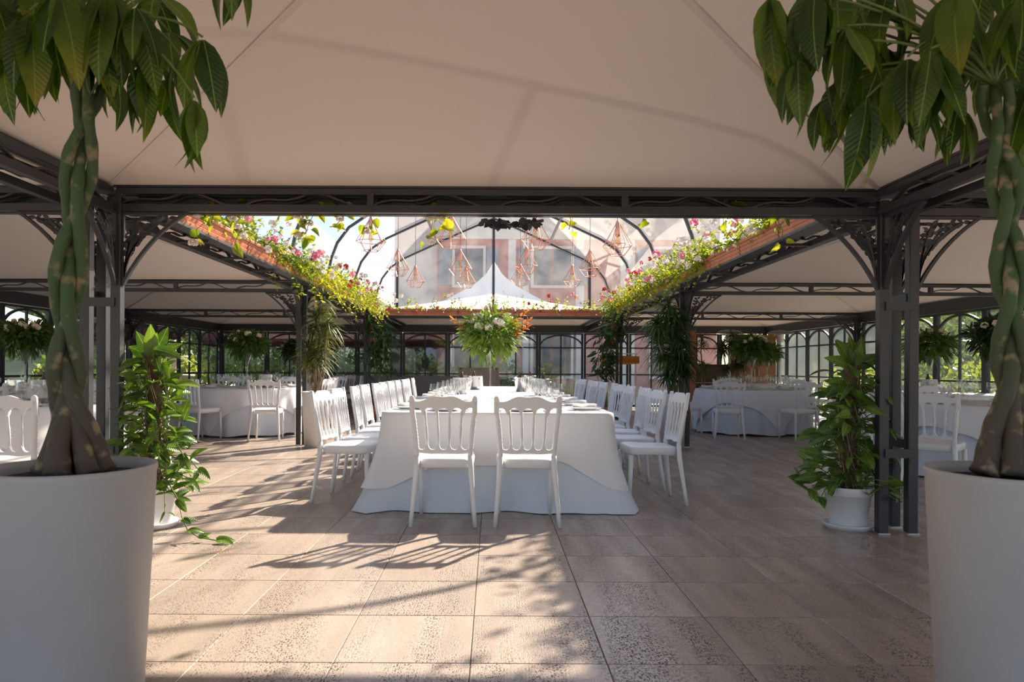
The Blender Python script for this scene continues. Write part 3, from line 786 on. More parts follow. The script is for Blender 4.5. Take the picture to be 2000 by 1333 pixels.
# white marquee peak
t = thing('marquee', 'white peaked marquee canopy outside behind the glazed roof', 'tent', (.02, 24.6, -.13))
mb = MB()
for k in range(4):
    c = [(-2.6,-1.6),(2.6,-1.6),(2.6,1.6),(-2.6,1.6)]; a, b = c[k], c[(k+1) % 4]
    mb.surf(lambda u, v: ((a[0]+(b[0]-a[0])*u)*(1-v), (a[1]+(b[1]-a[1])*u)*(1-v), 2.95+1.5*v**1.1+.45*v**9), 8, 10)
mb.build('canopy', M['tentout'], t, True)
for x, y in c: MB().tube([(x,y,0),(x,y,2.95)], .04, 8).build('pole', M['iron'], t)
# white umbrella roof far left
t = thing('parasol', 'big white garden parasol outside the left windows', 'parasol', (-11.6, 15.2, -.13))
MB().lathe([(2.7,2.02),(1.8,2.3),(.9,2.58),(.05,2.85)], 8).build('canopy', M['tentout'], t)
MB().tube([(0,0,0),(0,0,2.8)], .035, 8).build('pole', M['wood'], t)
# burgundy awning outside the back wall, scalloped valance
def awning(name_label, x0, x1, y0, y1, z0, z1, loc=(0,0,0), rz=0):
    t = thing('awning', name_label, 'awning', loc, rz)
    mb = MB(); mb.surf(lambda u, v: (x0+(x1-x0)*u, y0+(y1-y0)*v, z0+(z1-z0)*v - .03*math.sin(PI*v)), 12, 6); mb.build('canopy', M['awn'], t)
    va = MB(); n = int((x1-x0)/.06)
    sc2 = lambda i: .20+.035*math.cos(i*2*PI/6)
    va.rings([[(x0+(x1-x0)*i/n, y1, z1), (x0+(x1-x0)*i/n, y1+.012, z1), (x0+(x1-x0)*i/n, y1+.012, z1-sc2(i)), (x0+(x1-x0)*i/n, y1, z1-sc2(i))] for i in range(n+1)], True)
    va.build('valance', M['awn'], t)
    pp = MB().tube([(x0+(x1-x0)*i/n, y1-.004, z1-sc2(i)+.022) for i in range(n+1)], .009, 4).build('piping', M['awnlite'], t, False)
    for x in (x0, (x0+x1)/2, x1): MB().tube([(x, y0, z0-.05), (x, y1, z1-.02)], .02, 6).build('arm', M['iron'], t)
    # end pieces
    for x in (x0, x1):
        e = MB(); e.rings([[(x, y0+(y1-y0)*u, z0+(z1-z0)*u), (x+.01, y0+(y1-y0)*u, z0+(z1-z0)*u), (x+.01, y0+(y1-y0)*u, z0+(z1-z0)*u-.22-.03*math.cos(u*30)), (x, y0+(y1-y0)*u, z0+(z1-z0)*u-.22-.03*math.cos(u*30))] for u in [i/10 for i in range(11)]], True)
        e.build('end_valance', M['awn'], t)
    return t
awning('long burgundy awning with scalloped valance outside the back left windows', -8.7, -1.2, 20.95, 22.3, 2.10, 1.90)
awning('short burgundy awning outside the left windows near the rear column', -3.0, 1.2, .2, 1.6, 2.1, 1.85, (-8.05, 18.0, 0), PI/2)
# tiered stone fountain
t = thing('fountain', 'tiered stone fountain outside the left windows', 'fountain', (-9.8, 22.0, -.13))
MB().lathe([(.55,0),(.55,.12),(.18,.2),(.12,.7),(.16,.74),(.6,.92),(.62,.98),(.5,.96),(.12,.95),(.09,1.35),(.4,1.5),(.42,1.55),(.32,1.53),(.08,1.52),(.06,1.85),(.24,1.95),(.25,1.99),(.06,1.98),(.05,2.1),(.01,2.2)], 24).build('basins', M['stone'], t, True)
# cycads outside the back windows
def cycad(x, y, s, label, mt):
    t = thing('cycad', label, 'palm', (x, y, -.13), 0, 'palms outside the back windows')
    MB().lathe([(.13*s,0),(.16*s,.3*s),(.13*s,.7*s),(.05*s,.8*s)], 10).build('trunk', M['cane'], t)
    for k in range(15):
        a = k*2.4; e = .35+.09*k; L = 1.05*s; f = MB(); d0 = Vector((math.cos(a)*math.cos(e), math.sin(a)*math.cos(e), math.sin(e)))
        p = [d0*(L*u)+Vector((0,0,-.35*L*u*u)) for u in [i/9 for i in range(10)]]
        f.tube(p, .012, 4)
        for i in range(2, 10):
            sd = d0.cross(Vector((0,0,1))).normalized()
            for g in (-1, 1): f.blade(p[i], sd*g+d0*.8, .24*s*math.sin(PI*(i+1)/12), .045, (0,0,1), .1); f.blade(p[i]-d0*L*.05, sd*g+d0*.8, .24*s*math.sin(PI*(i+1)/12), .045, (0,0,1), .1)
        o = f.build('frond', mt, t); o.location = (0,0,.75*s)
cycad(-2.15, 22.9, 1.05, 'dark green palm outside under the end of the burgundy awning', M['hang'])
cycad(1.75, 23.0, .95, 'yellow-green palm outside behind the arched back window', M['shrub'])
# grey pillars outside the back wall
for k, x in enumerate((-2.87, -1.35)):
    t = MB().bev((0,0,1.1), (.36 if k == 0 else .2, .2, 2.2), .02).build('pillar', M['greywall']); t.location = (x, 21.3, -.02)
    tag(t, ('broad grey pillar outside the back windows left of the palm', 'narrow grey pillar outside the back windows right of the palm')[k], 'pillar')
# ---------------------------------------------------------------- white spindle-back chairs
def make_chair():
    t = thing('spindle_chair', '', 'chair')
    W0 = .205
    def yb(z): return -.205-(z-.46)*.155 if z > .46 else -.205-(.46-z)*.14
    def px_(z): return .186+.040*((z-.46)/.45)**1.3 if z > .46 else .186+.040*((.46-z)/.46)
    # seat
    rs = []
    def outline(i):
        out = []
        for k in range(28):
            a = 2*PI*k/28; ca, sa = math.cos(a), math.sin(a)
            x = math.copysign(abs(ca)**.35, ca)*(.212+.006*(sa > 0)); y = math.copysign(abs(sa)**.32, sa)*.208
            if sa < 0: x *= .93
            out.append((x*(1-i/.21), y*(1-i/.21)))
        return out
    for z, i in ((.405,.012), (.412,.003), (.455,0), (.468,.006), (.474,.02), (.469,.09)):
        rs.append([(x, y-.005, z+.006*(1 if y > 0 else 0)) for x, y in outline(i)])
    MB().rings(rs, True).build('seat', M['white'], t, True)
    legf = MB().tube([(0,0,0),(0,-.004,.2),(0,-.012,.41)], [.0145,.0175,.021], 10).mesh('leg', M['white'], True)
    for s in (-1, 1):
        o = ob('leg', legf, t, (s*.195, .195, 0))
        MB().tube([(s*px_(z), yb(z), z) for z in (0,.12,.25,.38,.50)], [.0145,.016,.018,.021,.020], 10).build('leg', M['white'], t, True)
        pts, rad = [], []
        zz = [.44,.52,.545] + [.55+.012*k for k in range(17)] + [.76,.82,.88]
        for k, z in enumerate(zz):
            pts.append((s*px_(z), yb(z), z)); rad.append(.0185 if z < .545 else (.0165+.0045*(k % 2) if z < .752 else .0165))
        MB().tube(pts, rad, 10).build('back_post', M['white'], t, True)
    ng = 5
    def edges(z): 
        p = px_(z); return [-p + 2*p*k/ng for k in range(ng+1)]
    # top rail with wave and finials, scalloped below
    N = 60; top = []; rr_ = []
    for i in range(N+1):
        u = -1+2*i/N; P = px_(.9)+.012; x = u*P
        zt = .898+.020*math.cos(u*PI*1.0)*(1 if abs(u) < .8 else 1) - .012*math.cos(u*PI*3)*(.5)
        if abs(u) > .86: zt = max(zt, .895+.026*math.sqrt(max(0, 1-((abs(u)-.93)/.075)**2)))
        g = (u+1)/2*ng; fr = g-math.floor(g); fr = 1 if i == N else fr
        zl = .800+.036*math.sqrt(max(0, 1-((fr-.5)/.40)**2)) if abs(fr-.5) < .40 else .800-.02*(abs(fr-.5)-.40)/.1
        th = .0135
        rr_.append([(x, yb(zl)-th, zl), (x, yb(zl)+th, zl), (x, yb(zt)+th*.9, zt), (x, yb(zt)-th*.9, zt)])
    MB().rings(rr_, True).build('top_rail', M['white'], t)
    rr_ = []
    for i in range(N+1):
        u = -1+2*i/N; x = u*px_(.56); g = (u+1)/2*ng; fr = g-math.floor(g); fr = 1 if i == N else fr
        zt = .572-.034*math.sqrt(max(0, 1-((fr-.5)/.40)**2)) if abs(fr-.5) < .40 else .572+.02*(abs(fr-.5)-.40)/.1
        zl = .515+.004*math.cos(u*PI*2); th = .0125
        rr_.append([(x, yb(zl)-th, zl), (x, yb(zl)+th, zl), (x, yb(zt)+th, zt), (x, yb(zt)-th, zt)])
    MB().rings(rr_, True).build('lower_rail', M['white'], t)
    for k in range(1, ng):
        e1, e2 = edges(.56)[k], edges(.82)[k]
        pts, rad = [], []
        zz = [.56,.60,.625] + [.632+.011*q for q in range(8)] + [.73,.77,.815]
        for q, z in enumerate(zz):
            u = (z-.56)/.26; pts.append((e1+(e2-e1)*u, yb(z), z)); rad.append(.0095+(.0035*(q % 2) if .628 < z < .715 else 0))
        MB().tube(pts, rad, 8).build('spindle', M['white'], t, True)
    return t
chair = make_chair()
def place_chair(x, y, rz, label, group): return rep(chair, USED, (x, y, 0), rz, label, group)
TX = .04; TY0, TY1, TH = 5.66, 13.45, .76
place_chair(-.345, 5.27, 0, 'white spindle-back chair on the left at the near end of the long table', 'chairs at the long banquet table')
place_chair(.245, 5.27, 0, 'white spindle-back chair on the right at the near end of the long table', 'chairs at the long banquet table')
for k in range(11):
    y = 6.05+.69*k
    place_chair(TX-1.215+R.uniform(-.015,.015), y, -PI/2+R.uniform(-.05,.05)-(.10 if k == 0 else 0), f'white spindle-back chair, {ORD[k]} from the near end along the left side of the long table', 'chairs at the long banquet table')
    jx, jr = [(0,.05),(-.02,.10),(.0,-.02),(-.03,.06),(.02,.2),(.04,-.05)][k % 6]
    place_chair(TX+1.265+jx, y+.02*((k*7) % 3), PI/2+jr, f'white spindle-back chair, {ORD[k]} from the near end along the right side of the long table', 'chairs at the long banquet table')

# ---------------------------------------------------------------- long table and its cloths
t = thing('banquet_table', 'long rectangular banquet table hidden beneath the white cloths', 'table', (TX, (TY0+TY1)/2, 0))
MB().bbox((-.90, -(TY1-TY0)/2+.02, .715), (.90, (TY1-TY0)/2-.02, .745)).build('table_top', M['wood2'], t)
for sx in (-.75,.75):
    for sy in (-3.5, 0, 3.5): MB().tube([(sx, sy, 0), (sx, sy, .715)], .025, 8).build('leg', M['iron'], t)
def rect_pt(hw, hl, q, rad):
    """point and outward normal on a rounded rectangle, q = distance along the perimeter"""
    seg = [(2*hw-2*rad), PI/2*rad, (2*hl-2*rad), PI/2*rad]*2; q = q % sum(seg)
    p = Vector((-hw+rad, -hl, 0)); d = Vector((1,0,0))
    for i, L in enumerate(seg):
        nrm = Vector((d.y, -d.x, 0))
        if i % 2 == 0:
            if q <= L: return p+d*q, nrm, 0
            p = p+d*L
        else:
            c = p - nrm*rad; a = q/rad
            if q <= L:
                nn = nrm*math.cos(a)+d*math.sin(a); return c+nn*rad, nn, math.sin(min(a, PI/2-a)*2 if 0 else 2*a)
            p = c+d*rad; d = Vector((-d.y, d.x, 0))
        q -= L
    return p, nrm, 0
def long_cloth(hw, hl, ztop, hem, flare, fold, nf, rr, rad=.07, step=.035, top=True, corner=0.0, hemn=0.0):
    per = 4*(hw-rad)+4*(hl-rad)+2*PI*rad; n = int(per/step); mb = MB(); nv = 12; rings = []
    ph = [rr.uniform(0,6) for _ in range(6)]
    for j in range(nv+1):
        v = j/nv; ring = []
        for i in range(n):
            q = per*i/n; p, nn, cr = rect_pt(hw, hl, q, rad)
            hz = hem - corner*max(0, 1-math.hypot(hw-abs(p.x), hl-abs(p.y))/.42) + hemn*(math.sin(q*3.1+ph[0])+.6*math.sin(q*7.3+ph[1]))
            hz = max(hz, .006)
            z = ztop - (ztop-hz)*(v**1.15); vz = max(0, (.748-z)/.744)
            w = fold*vz**1.2*(math.sin(q*nf+ph[2]+1.3*math.sin(q*1.7+ph[3]))+.5*math.sin(q*nf*2.3+ph[4])) + flare*vz**1.9*(1+.9*cr)
            soft = .012*(1-math.exp(-v*9))
            ring.append(p+nn*(soft+w) + Vector((0,0,z)))
        rings.append(ring)
    if top:
        inner = [Vector((p.x*.985, p.y*.997, ztop+.004)) for p in rings[0]]
        rings = [[Vector((p.x*.94, p.y*.988, ztop+.004)) for p in rings[0]], inner]+rings
    mb.rings(rings, False)
    if top: mb.f.append(tuple(reversed(range(n))))
    return mb
ty = (TY0+TY1)/2; hl = (TY1-TY0)/2
o = long_cloth(.905, hl, .748, .004, .150, .046, 6, random.Random(5), hemn=.003).build('under_cloth', M['under'], None, True); o.location = (TX, ty, 0)
tag(o, 'pale floor-length under cloth spreading on the tiles round the long table', 'tablecloth')
o = long_cloth(.922, hl+.016, TH, .36, .150, .046, 6, random.Random(5), corner=.20, hemn=.018).build('over_cloth', M['cloth'], None, True); o.location = (TX, ty, 0)
tag(o, 'white overlay cloth covering the top and sides of the long table', 'tablecloth')

# ---------------------------------------------------------------- tableware prototypes
def lathe_me(name, prof, m, n=14): return MB().lathe(prof, n, cap=False).mesh(name, m, True)
def make_glass(name, h, r, bowl0):
    t = thing(name, '', 'glass')
    ob('foot', lathe_me('foot', [(0,.0),(r*.82,.001),(r*.80,.004),(.006,.009),(.004,.02)], M['glass']), t)
    ob('stem', lathe_me('stem', [(.004,.012),(.0036,bowl0*.6),(.006,bowl0)], M['glass'], 8), t)
    b = [(.004,bowl0)]; hb = h-bowl0
    for k in range(1, 9):
        u = k/8; b.append((r*min(1, math.sin(PI*.5*min(1,u*1.6)))*(1-.14*max(0,u-.5)*2), bowl0+hb*u))
    ob('bowl', lathe_me('bowl', b, M['glass']), t)
    return t
wine = make_glass('wine_glass', .215, .040, .10)
flute = make_glass('water_goblet', .175, .043, .075)
def make_plate():
    t = thing('plate', '', 'plate')
    ob('dish', lathe_me('dish', [(0,.004),(.07,.004),(.085,.008),(.135,.018),(.138,.020),(.136,.016),(.085,.002),(.07,0),(0,0)], M['china'], 28), t)
    ob('rim', lathe_me('rim', [(.131,.0185),(.137,.0207),(.1385,.0195)], M['steel'], 28), t)
    return t
plate = make_plate()
def make_napkin():
    mb = MB()
    mb.surf(lambda u, v: ((u-.5)*.10+.008*math.sin(v*5), (v-.5)*.2, .006+.022*math.sin(PI*u)**.8+.004*math.sin(v*9)), 8, 10)
    mb.bbox((-.05,-.1,0), (.05,.1,.006)); o = mb.build('napkin', M['napkin'], None, True); return tag(o, '', 'napkin')
napkin = make_napkin()
def make_fork():
    t = thing('fork', '', 'cutlery')
    MB().strip([(0,-.10,.003),(0,-.03,.005),(0,.03,.004)], .009, .0025, (1,0,0)).build('handle', M['steel'], t)
    m_ = MB(); m_.strip([(0,.03,.004),(0,.055,.003)], .02, .002, (1,0,0))
    for x in (-.008,-.003,.003,.008): m_.strip([(x,.055,.003),(x,.09,.006)], .0028, .002, (1,0,0))
    m_.build('tines', M['steel'], t); return t
def make_knife():
    t = thing('knife', '', 'cutlery')
    MB().strip([(0,-.11,.003),(0,0,.004)], .012, .004, (1,0,0)).build('handle', M['steel'], t)
    MB().strip([(0,0,.003),(0,.06,.003),(.002,.105,.003)], .016, .0018, (1,0,0)).build('blade', M['steel'], t); return t
fork, knife = make_fork(), make_knife()
def setting(x, y, z, ang, who, group, full=True, glasses=2):
    """place setting whose diner sits at local -y, turned by ang"""
    rot = Matrix.Rotation(ang, 3, 'Z')
    P = lambda a, b: tuple(Vector((x, y, z)) + rot @ Vector((a, b, 0)))
    if full:
        rep(plate, USED, P(0, .17), ang, f'white rimmed plate {who}', group+' plates')
        rep(napkin, USED, tuple(Vector(P(0, .17))+Vector((0,0,.0215))), ang, f'folded white napkin on the plate {who}', group+' napkins')
        rep(fork, USED, P(-.18, .17), ang, f'steel fork beside the plate {who}', group+' forks')
        rep(knife, USED, P(.18, .17), ang, f'steel knife beside the plate {who}', group+' knives')
    rep(wine, USED, P(.12, .38), 0, f'tall clear wine glass {who}', group+' wine glasses')
    if glasses > 1: rep(flute, USED, P(.02, .42), 0, f'short clear goblet {who}', group+' goblets')
    if glasses > 2: rep(wine, USED, P(.06, .52), 0, f'tall clear wine glass set inward {who}', group+' wine glasses')
ZC = TH+.0065
setting(-.385, TY0+.01, ZC, 0, 'before the left chair at the near table end', 'long table', True, 2)
setting(.245, TY0+.01, ZC, 0, 'before the right chair at the near table end', 'long table', True, 2)
for k in range(11):
    y = 6.05+.69*k
    setting(TX-.905, y, ZC, -PI/2, f'at the {ORD[k]} left-side seat of the long table', 'long table', k < 8, 3)
    setting(TX+.905, y, ZC, PI/2, f'at the {ORD[k]} right-side seat of the long table', 'long table', k < 8, 3)

def make_bucket():
    t = thing('ice_bucket', '', 'bucket')
    MB().lathe([(.075,0),(.085,.01),(.105,.19),(.112,.2),(.112,.21),(.103,.21),(.099,.19),(.08,.02),(0,.015)], 24, cap=False).build('body', M['steel'], t, True)
    for s in (-1, 1): MB().lathe([(.001,-.012),(.018,-.006),(.018,.006),(.001,.012)], 10, (s*.118,0,.165)).build('knob', M['steel'], t, True)
    MB().lathe([(.035,.05),(.035,.20),(.014,.27),(.014,.29),(.001,.29)], 12, (.03,.01,0)).build('bottle', M['wood2'], t, True)
    w = MB(); w.surf(lambda u, v: ((.112+.012*math.sin(u*19)*v)*math.cos(2.2+u*2.6), (.112+.012*math.sin(u*19)*v)*math.sin(2.2+u*2.6), .215-.17*v), 24, 6)
    w.build('napkin_wrap', M['napkin'], t, True); return t
bucket = make_bucket()
for k, (x, y) in enumerate(((.62-.01, 9.15), (-.42, 9.5), (-.28, 11.4), (.42, 10.6), (.85-.2, 12.6))):
    rep(bucket, USED, (x, y, ZC), 1.1*k, f'steel wine bucket wrapped in a napkin, {ORD[k]} from the near end of the long table', 'wine buckets')

# ---------------------------------------------------------------- tall flower centrepieces
def bouquet(rr, n, rx, rz, sz, needles=True):
    mb = MB()
    for k in range(n):
        d = Vector((rr.gauss(0,1), rr.gauss(0,1), rr.gauss(.25,.8))).normalized()
        r = rr.uniform(.35, 1.0)
        p = Vector((d.x*rx*r, d.y*rx*r, d.z*rz*r + (0 if d.z > 0 else .0)))
        mb.blade(p, d+Vector((rr.gauss(0,.5), rr.gauss(0,.5), rr.gauss(-.1,.5))), sz*rr.uniform(.6,1.5), sz*rr.choice((.18,.3,.42)), (rr.gauss(0,.6), rr.gauss(0,.6), 1), rr.uniform(0,.5))
    return mb
BQ = [bouquet(random.Random(90+k), 1100, .33, .21, .11).mesh('foliage', M['fold']) for k in range(2)]
BQB = bouquet(random.Random(97), 1100, .33, .27, .11).mesh('foliage', M['fol2'])
ROSE = petals(petals(MB(), .05, random.Random(1), 20), .036, random.Random(2), 14).mesh('rose', M['cream'])
SPR = MB()
for k in range(26): SPR.blade((R.uniform(-.02,.02), R.uniform(-.02,.02), .01*k), (R.gauss(0,1), R.gauss(0,1), .7), .06, .02)
SPR = SPR.mesh('orange_sprig', M['fo'])
def make_vase():
    t = thing('trumpet_vase', '', 'vase')
    ob('foot', lathe_me('foot', [(0,0),(.085,.002),(.08,.01),(.02,.02),(.012,.05)], M['glass'], 18), t)
    ob('stem', lathe_me('stem', [(.012,.045),(.010,.25),(.016,.36)], M['glass'], 10), t)
    ob('cup', lathe_me('cup', [(.016,.355),(.03,.40),(.05,.46),(.08,.52),(.115,.57),(.112,.57),(.075,.52),(.045,.46),(.02,.40)], M['glass'], 18), t)
    return t
vase = make_vase()
def centrepiece(x, y, z, where, s=1.0, sp=False, zs=1.0):
    o = rep(vase, USED, (x, y, z), R.uniform(0,3), f'tall clear trumpet vase under flowers {where}', 'trumpet vases')
    t = thing('flower_arrangement', f'{"bright green bouquet with orange sprigs and cream roses" if sp else "dark green bouquet with cream roses"} {where}', 'flowers', (x, y, z+.57*1.0), 0, 'flower arrangements')
    f = ob('foliage', BQB if sp else R.choice(BQ), t, (0,0,.16)); f.scale = (s,s,s*zs); tag(f, kind='stuff'); f.rotation_euler = (0,0,R.uniform(0,6))
    MB().lathe([(.02,-.16),(.055,-.05),(.10,0),(.08,.05),(.01,.08)], 10).build('stem_bundle', M['stem'], t)
    for k in range(10 if sp else 7):
        a = R.uniform(-PI, 0) if k < 7 else R.uniform(0, PI); e = R.uniform(.15, 1.2)
        b = ob('rose', ROSE, t, (.30*s*math.cos(a)*math.cos(e), .30*s*math.sin(a)*math.cos(e), .16+.22*s*zs*math.sin(e)))
        b.rotation_euler = (R.uniform(-.6,.6), R.uniform(-.6,.6), R.uniform(0,6)); b.scale = (R.uniform(.95,1.45) if sp else R.uniform(.75,1.15),)*3
    if sp:
        for k, a in enumerate((-.2, .12, -.45, .05, 3.25)):
            b = ob('orange_sprig', SPR, t, (.26*math.cos(a), -.12, .12+.07*(k % 3))); b.rotation_euler = (0, .9*math.cos(a), 0)
            b['label'] = 'orange-tinted sprig'
    return t
centrepiece(-.03, 8.2, ZC, 'in the middle of the long table', 1.0, True, 1.0)

# ---------------------------------------------------------------- round tables
def round_cloth(r, ztop, hemf, fold, nf, rr, flare=.03, n=168):
    nv = 10; rings = []; ph = [rr.uniform(0,6) for _ in range(4)]
    for j in range(nv+1):
        v = j/nv; ring = []
        for i in range(n):
            a = 2*PI*i/n; hz = max(.008, hemf(a)); z = ztop-(ztop-hz)*v**1.1
            dr = v*fold*(math.sin(nf*a+ph[0])+.5*math.sin(nf*1.7//1*a+ph[1])) + flare*v
            rad = r+.012*(1-math.exp(-9*v))+dr
            ring.append(Vector((rad*math.cos(a), rad*math.sin(a), z)))
        rings.append(ring)
    rings = [[Vector((p.x*f_, p.y*f_, ztop+.004)) for p in rings[0]] for f_ in (.93, .97)]+rings
    mb = MB().rings(rings, False); mb.f.append(tuple(reversed(range(n)))); return mb
UC = [round_cloth(.95, .746, lambda a: .03+.012*math.sin(9*a), .03, 17, random.Random(3+k)).mesh('under_cloth', M['under'], True) for k in range(2)]
OC = [round_cloth(.958, .760, lambda a: .76-min(.74, max(.16, 1.18/max(abs(math.cos(a)), abs(math.sin(a)))-.958))+.01*math.sin(11*a), .022, 13, random.Random(13+k), .05).mesh('over_cloth', M['cloth'], True) for k in range(2)]
def make_round_base():
    t = thing('round_table', '', 'table')
    MB().lathe([(0,.71),(.93,.71),(.93,.742),(0,.742)], 32, cap=False).build('table_top', M['wood2'], t)
    MB().lathe([(.3,0),(.3,.02),(.05,.05),(.05,.71)], 12, cap=False).build('pedestal', M['iron'], t); return t
rbase = make_round_base()
def round_table(x, y, where, chairs, rot, flowers, setn=8, gl=2, full=True, bk=None):
    rep(rbase, USED, (x, y, 0), 0, f'round table hidden beneath white cloths {where}', 'round banquet tables')
    o = ob('under_cloth', UC[int(abs(x*10)) % 2], None, (x, y, 0)); tag(o, f'floor-length white under cloth of the round table {where}', 'tablecloth', 'round under cloths')
    o = ob('over_cloth', OC[int(abs(y*10)) % 2], None, (x, y, 0)); o.rotation_euler = (0,0,rot); tag(o, f'pointed white overlay cloth on the round table {where}', 'tablecloth', 'round overlay cloths')
    for k in range(setn):
        a = 2*PI*k/setn + rot*.5
        setting(x+.93*math.cos(a), y+.93*math.sin(a), ZC, a+PI/2, f'on the round table {where}', f'round table {where}', full, gl)
    for (cx, cy, cr, l) in chairs: place_chair(cx, cy, cr, l, f'chairs at the round table {where}')
    if flowers: centrepiece(x, y, ZC, f'on the round table {where}')
    if bk: rep(bucket, USED, (x+bk[0], y+bk[1], ZC), 1, f'steel wine bucket wrapped in a napkin on the round table {where}', 'wine buckets')
def ring(x, y, where, angs, r=1.22):
    out = []
    for k, d in enumerate(angs):
        a = math.radians(d); out.append((x+r*math.cos(a), y+r*math.sin(a), a+PI/2, f'white spindle-back chair, {ORD[k]} around the round table {where}'))
    return out
w1 = 'at the far left edge'
round_table(-4.55, 6.55, w1, [(-3.27, 4.98, .10, 'white spindle-back chair seen from behind at the far left edge'), (-3.35, 6.7, 1.6, 'white spindle-back chair behind the left braided trunk')] + ring(-4.55, 6.55, w1, (50, 90, 130)), .3, False, 8, 3, True, (.3,.2))
w2 = 'behind the left front column'
round_table(-6.2, 9.5, w2, ring(-6.2, 9.5, w2, (-100, -55, 0, 45, 90)), .8, True)
w3 = 'behind the left climbing plant'
round_table(-4.15, 12.1, w3, [(-3.42, 10.87, .12, 'white spindle-back chair seen from behind just left of the left middle column'), (-4.45, 10.95, -.45, 'white spindle-back chair half hidden by the left climbing plant')] + ring(-4.15, 12.1, w3, (-15, 30, 75, 120, 165)), .55, True, 8, 3, True, (.35,-.1))
w4 = 'at the back left corner'
round_table(-4.4, 16.0, w4, ring(-4.4, 16.0, w4, (-120, -80, -40, 0, 50, 100)), .2, True, 8, 2, False)
w5 = 'behind the right front column'
round_table(5.45, 7.65, w5, [(3.98, 6.45, -.75, 'white spindle-back chair partly hidden by the right front column'),] + ring(5.45, 7.65, w5, (175, 130, 85)), .35, True, 8, 3)
w6 = 'beside the right middle column'
round_table(4.6, 12.75, w6, [(3.75, 11.45, -.18, 'white spindle-back chair seen from behind right of the right middle column'), (4.86, 11.42, .22, 'white spindle-back chair behind the right climbing plant'), (3.3, 12.3, -1.2, 'white spindle-back chair just behind the right middle column')] + ring(4.6, 12.75, w6, (-10, 35, 90, 140)), .9, True, 8, 3)
w7 = 'by the right windows'
round_table(6.55, 10.75, w7, ring(6.55, 10.75, w7, (-130, -60, 60, 120)), .1, True, 8, 2, False, (-.2,-.3))
w8 = 'at the back right corner'
round_table(6.35, 16.6, w8, ring(6.35, 16.6, w8, (-140, -90, -45)), .4, True, 8, 2, False)

# ---------------------------------------------------------------- back of the room
o = MB().bev((0,0,.44), (4.1,.12,.88), .01).build('low_screen', M['greywall']); o.location = (-3.0, 19.4, 0)
tag(o, 'long low grey partition behind the left chairs at the back', 'partition')
t = thing('buffet_table', 'tall beige draped buffet table at the back behind the flower vase', 'table', (-.36, 18.2, 0))
rg = []
for j in range(7):
    v = j/6; rg.append([Vector(((.50+.10*v+.018*v*math.sin(9*a*1.0))*math.copysign(abs(math.cos(a))**.4, math.cos(a)), (.42+.06*v+.018*v*math.sin(13*a))*math.copysign(abs(math.sin(a))**.4, math.sin(a)), 1.11-1.10*v)) for a in [2*PI*i/96 for i in range(96)]])
mb = MB().rings(rg, False); mb.f.append(tuple(reversed(range(96)))); mb.build('drape', M['beige'], t, True)
MB().bbox((-.46,-.38,1.07), (.46,.38,1.10)).build('table_top', M['wood2'], t)
# wooden cabinet / piano back at the right rear
t = thing('cabinet', 'tall orange-brown wooden cabinet behind the right bouquets', 'cabinet', (6.85, 18.9, 0), 0)
MB().bev((0,.0,.98), (1.05,.45,1.96), .015).build('body', M['wood'], t)
MB().bbox((-.56,-.26,1.95), (.56,.25,2.0)).build('cornice', M['wood'], t)
for s in (-1, 1):
    d_ = MB().bbox((s*.26-.24,-.25,.12), (s*.26+.24,-.225,1.88)).build('door', M['wood'], t)
    MB().tube([(s*.06,-.27,.95),(s*.06,-.27,1.1)], .01, 6).build('handle', M['steel'], d_)
t = thing('piano', 'dark brown upright piano standing left of the tall cabinet', 'piano', (6.0-.35, 18.9, 0), 0)
MB().bev((0,.1,.6), (1.2,.3,1.2), .01).build('case', M['wood2'], t)
MB().bbox((-.6,-.28,.66), (.6,.0,.74)).build('key_bed', M['wood2'], t); MB().bbox((-.55,-.26,.742), (.55,-.1,.755)).build('keys', M['china'], t)
for s in (-1, 1): MB().bbox((s*.56-.03,-.26,0), (s*.56+.03,-.20,.66)).build('leg', M['wood2'], t)
MB().bbox((-.62,-.06,1.2), (.62,.27,1.23)).build('lid', M['wood2'], t)
o = MB().bev((0,0,1.0), (.12,.10,2.0), .01).build('wooden_post', M['wood']); o.location = (4.62, 16.6-.02, 0); tag(o, 'brown wooden post just right of the right middle column', 'post')
# standing sign with orange wicker shade
t = thing('wicker_lamp', 'white standing lamp with long orange wicker shade by the back windows', 'lamp', (3.7, 18.6, 0))
MB().lathe([(.17,0),(.17,.02),(.02,.035)], 16, cap=True).build('base', M['white'], t)
MB().tube([(.0,0,.02),(.0,0,1.49)], .014, 8).build('pole', M['white'], t); MB().bar((.04,0,1.49), (-.85,0,1.49), .025).build('arm', M['white'], t)
sh = MB().tube([(-.88,0,1.33),(-.6,0,1.335),(-.3,0,1.325),(.08,0,1.33)], [.10,.115,.115,.10], 14).build('shade', M['wicker'], t)
for k in range(3): MB().tube([(-.75+.33*k,0,1.43),(-.75+.33*k,0,1.49)], .006, 5).build('hanger', M['cord'], t)
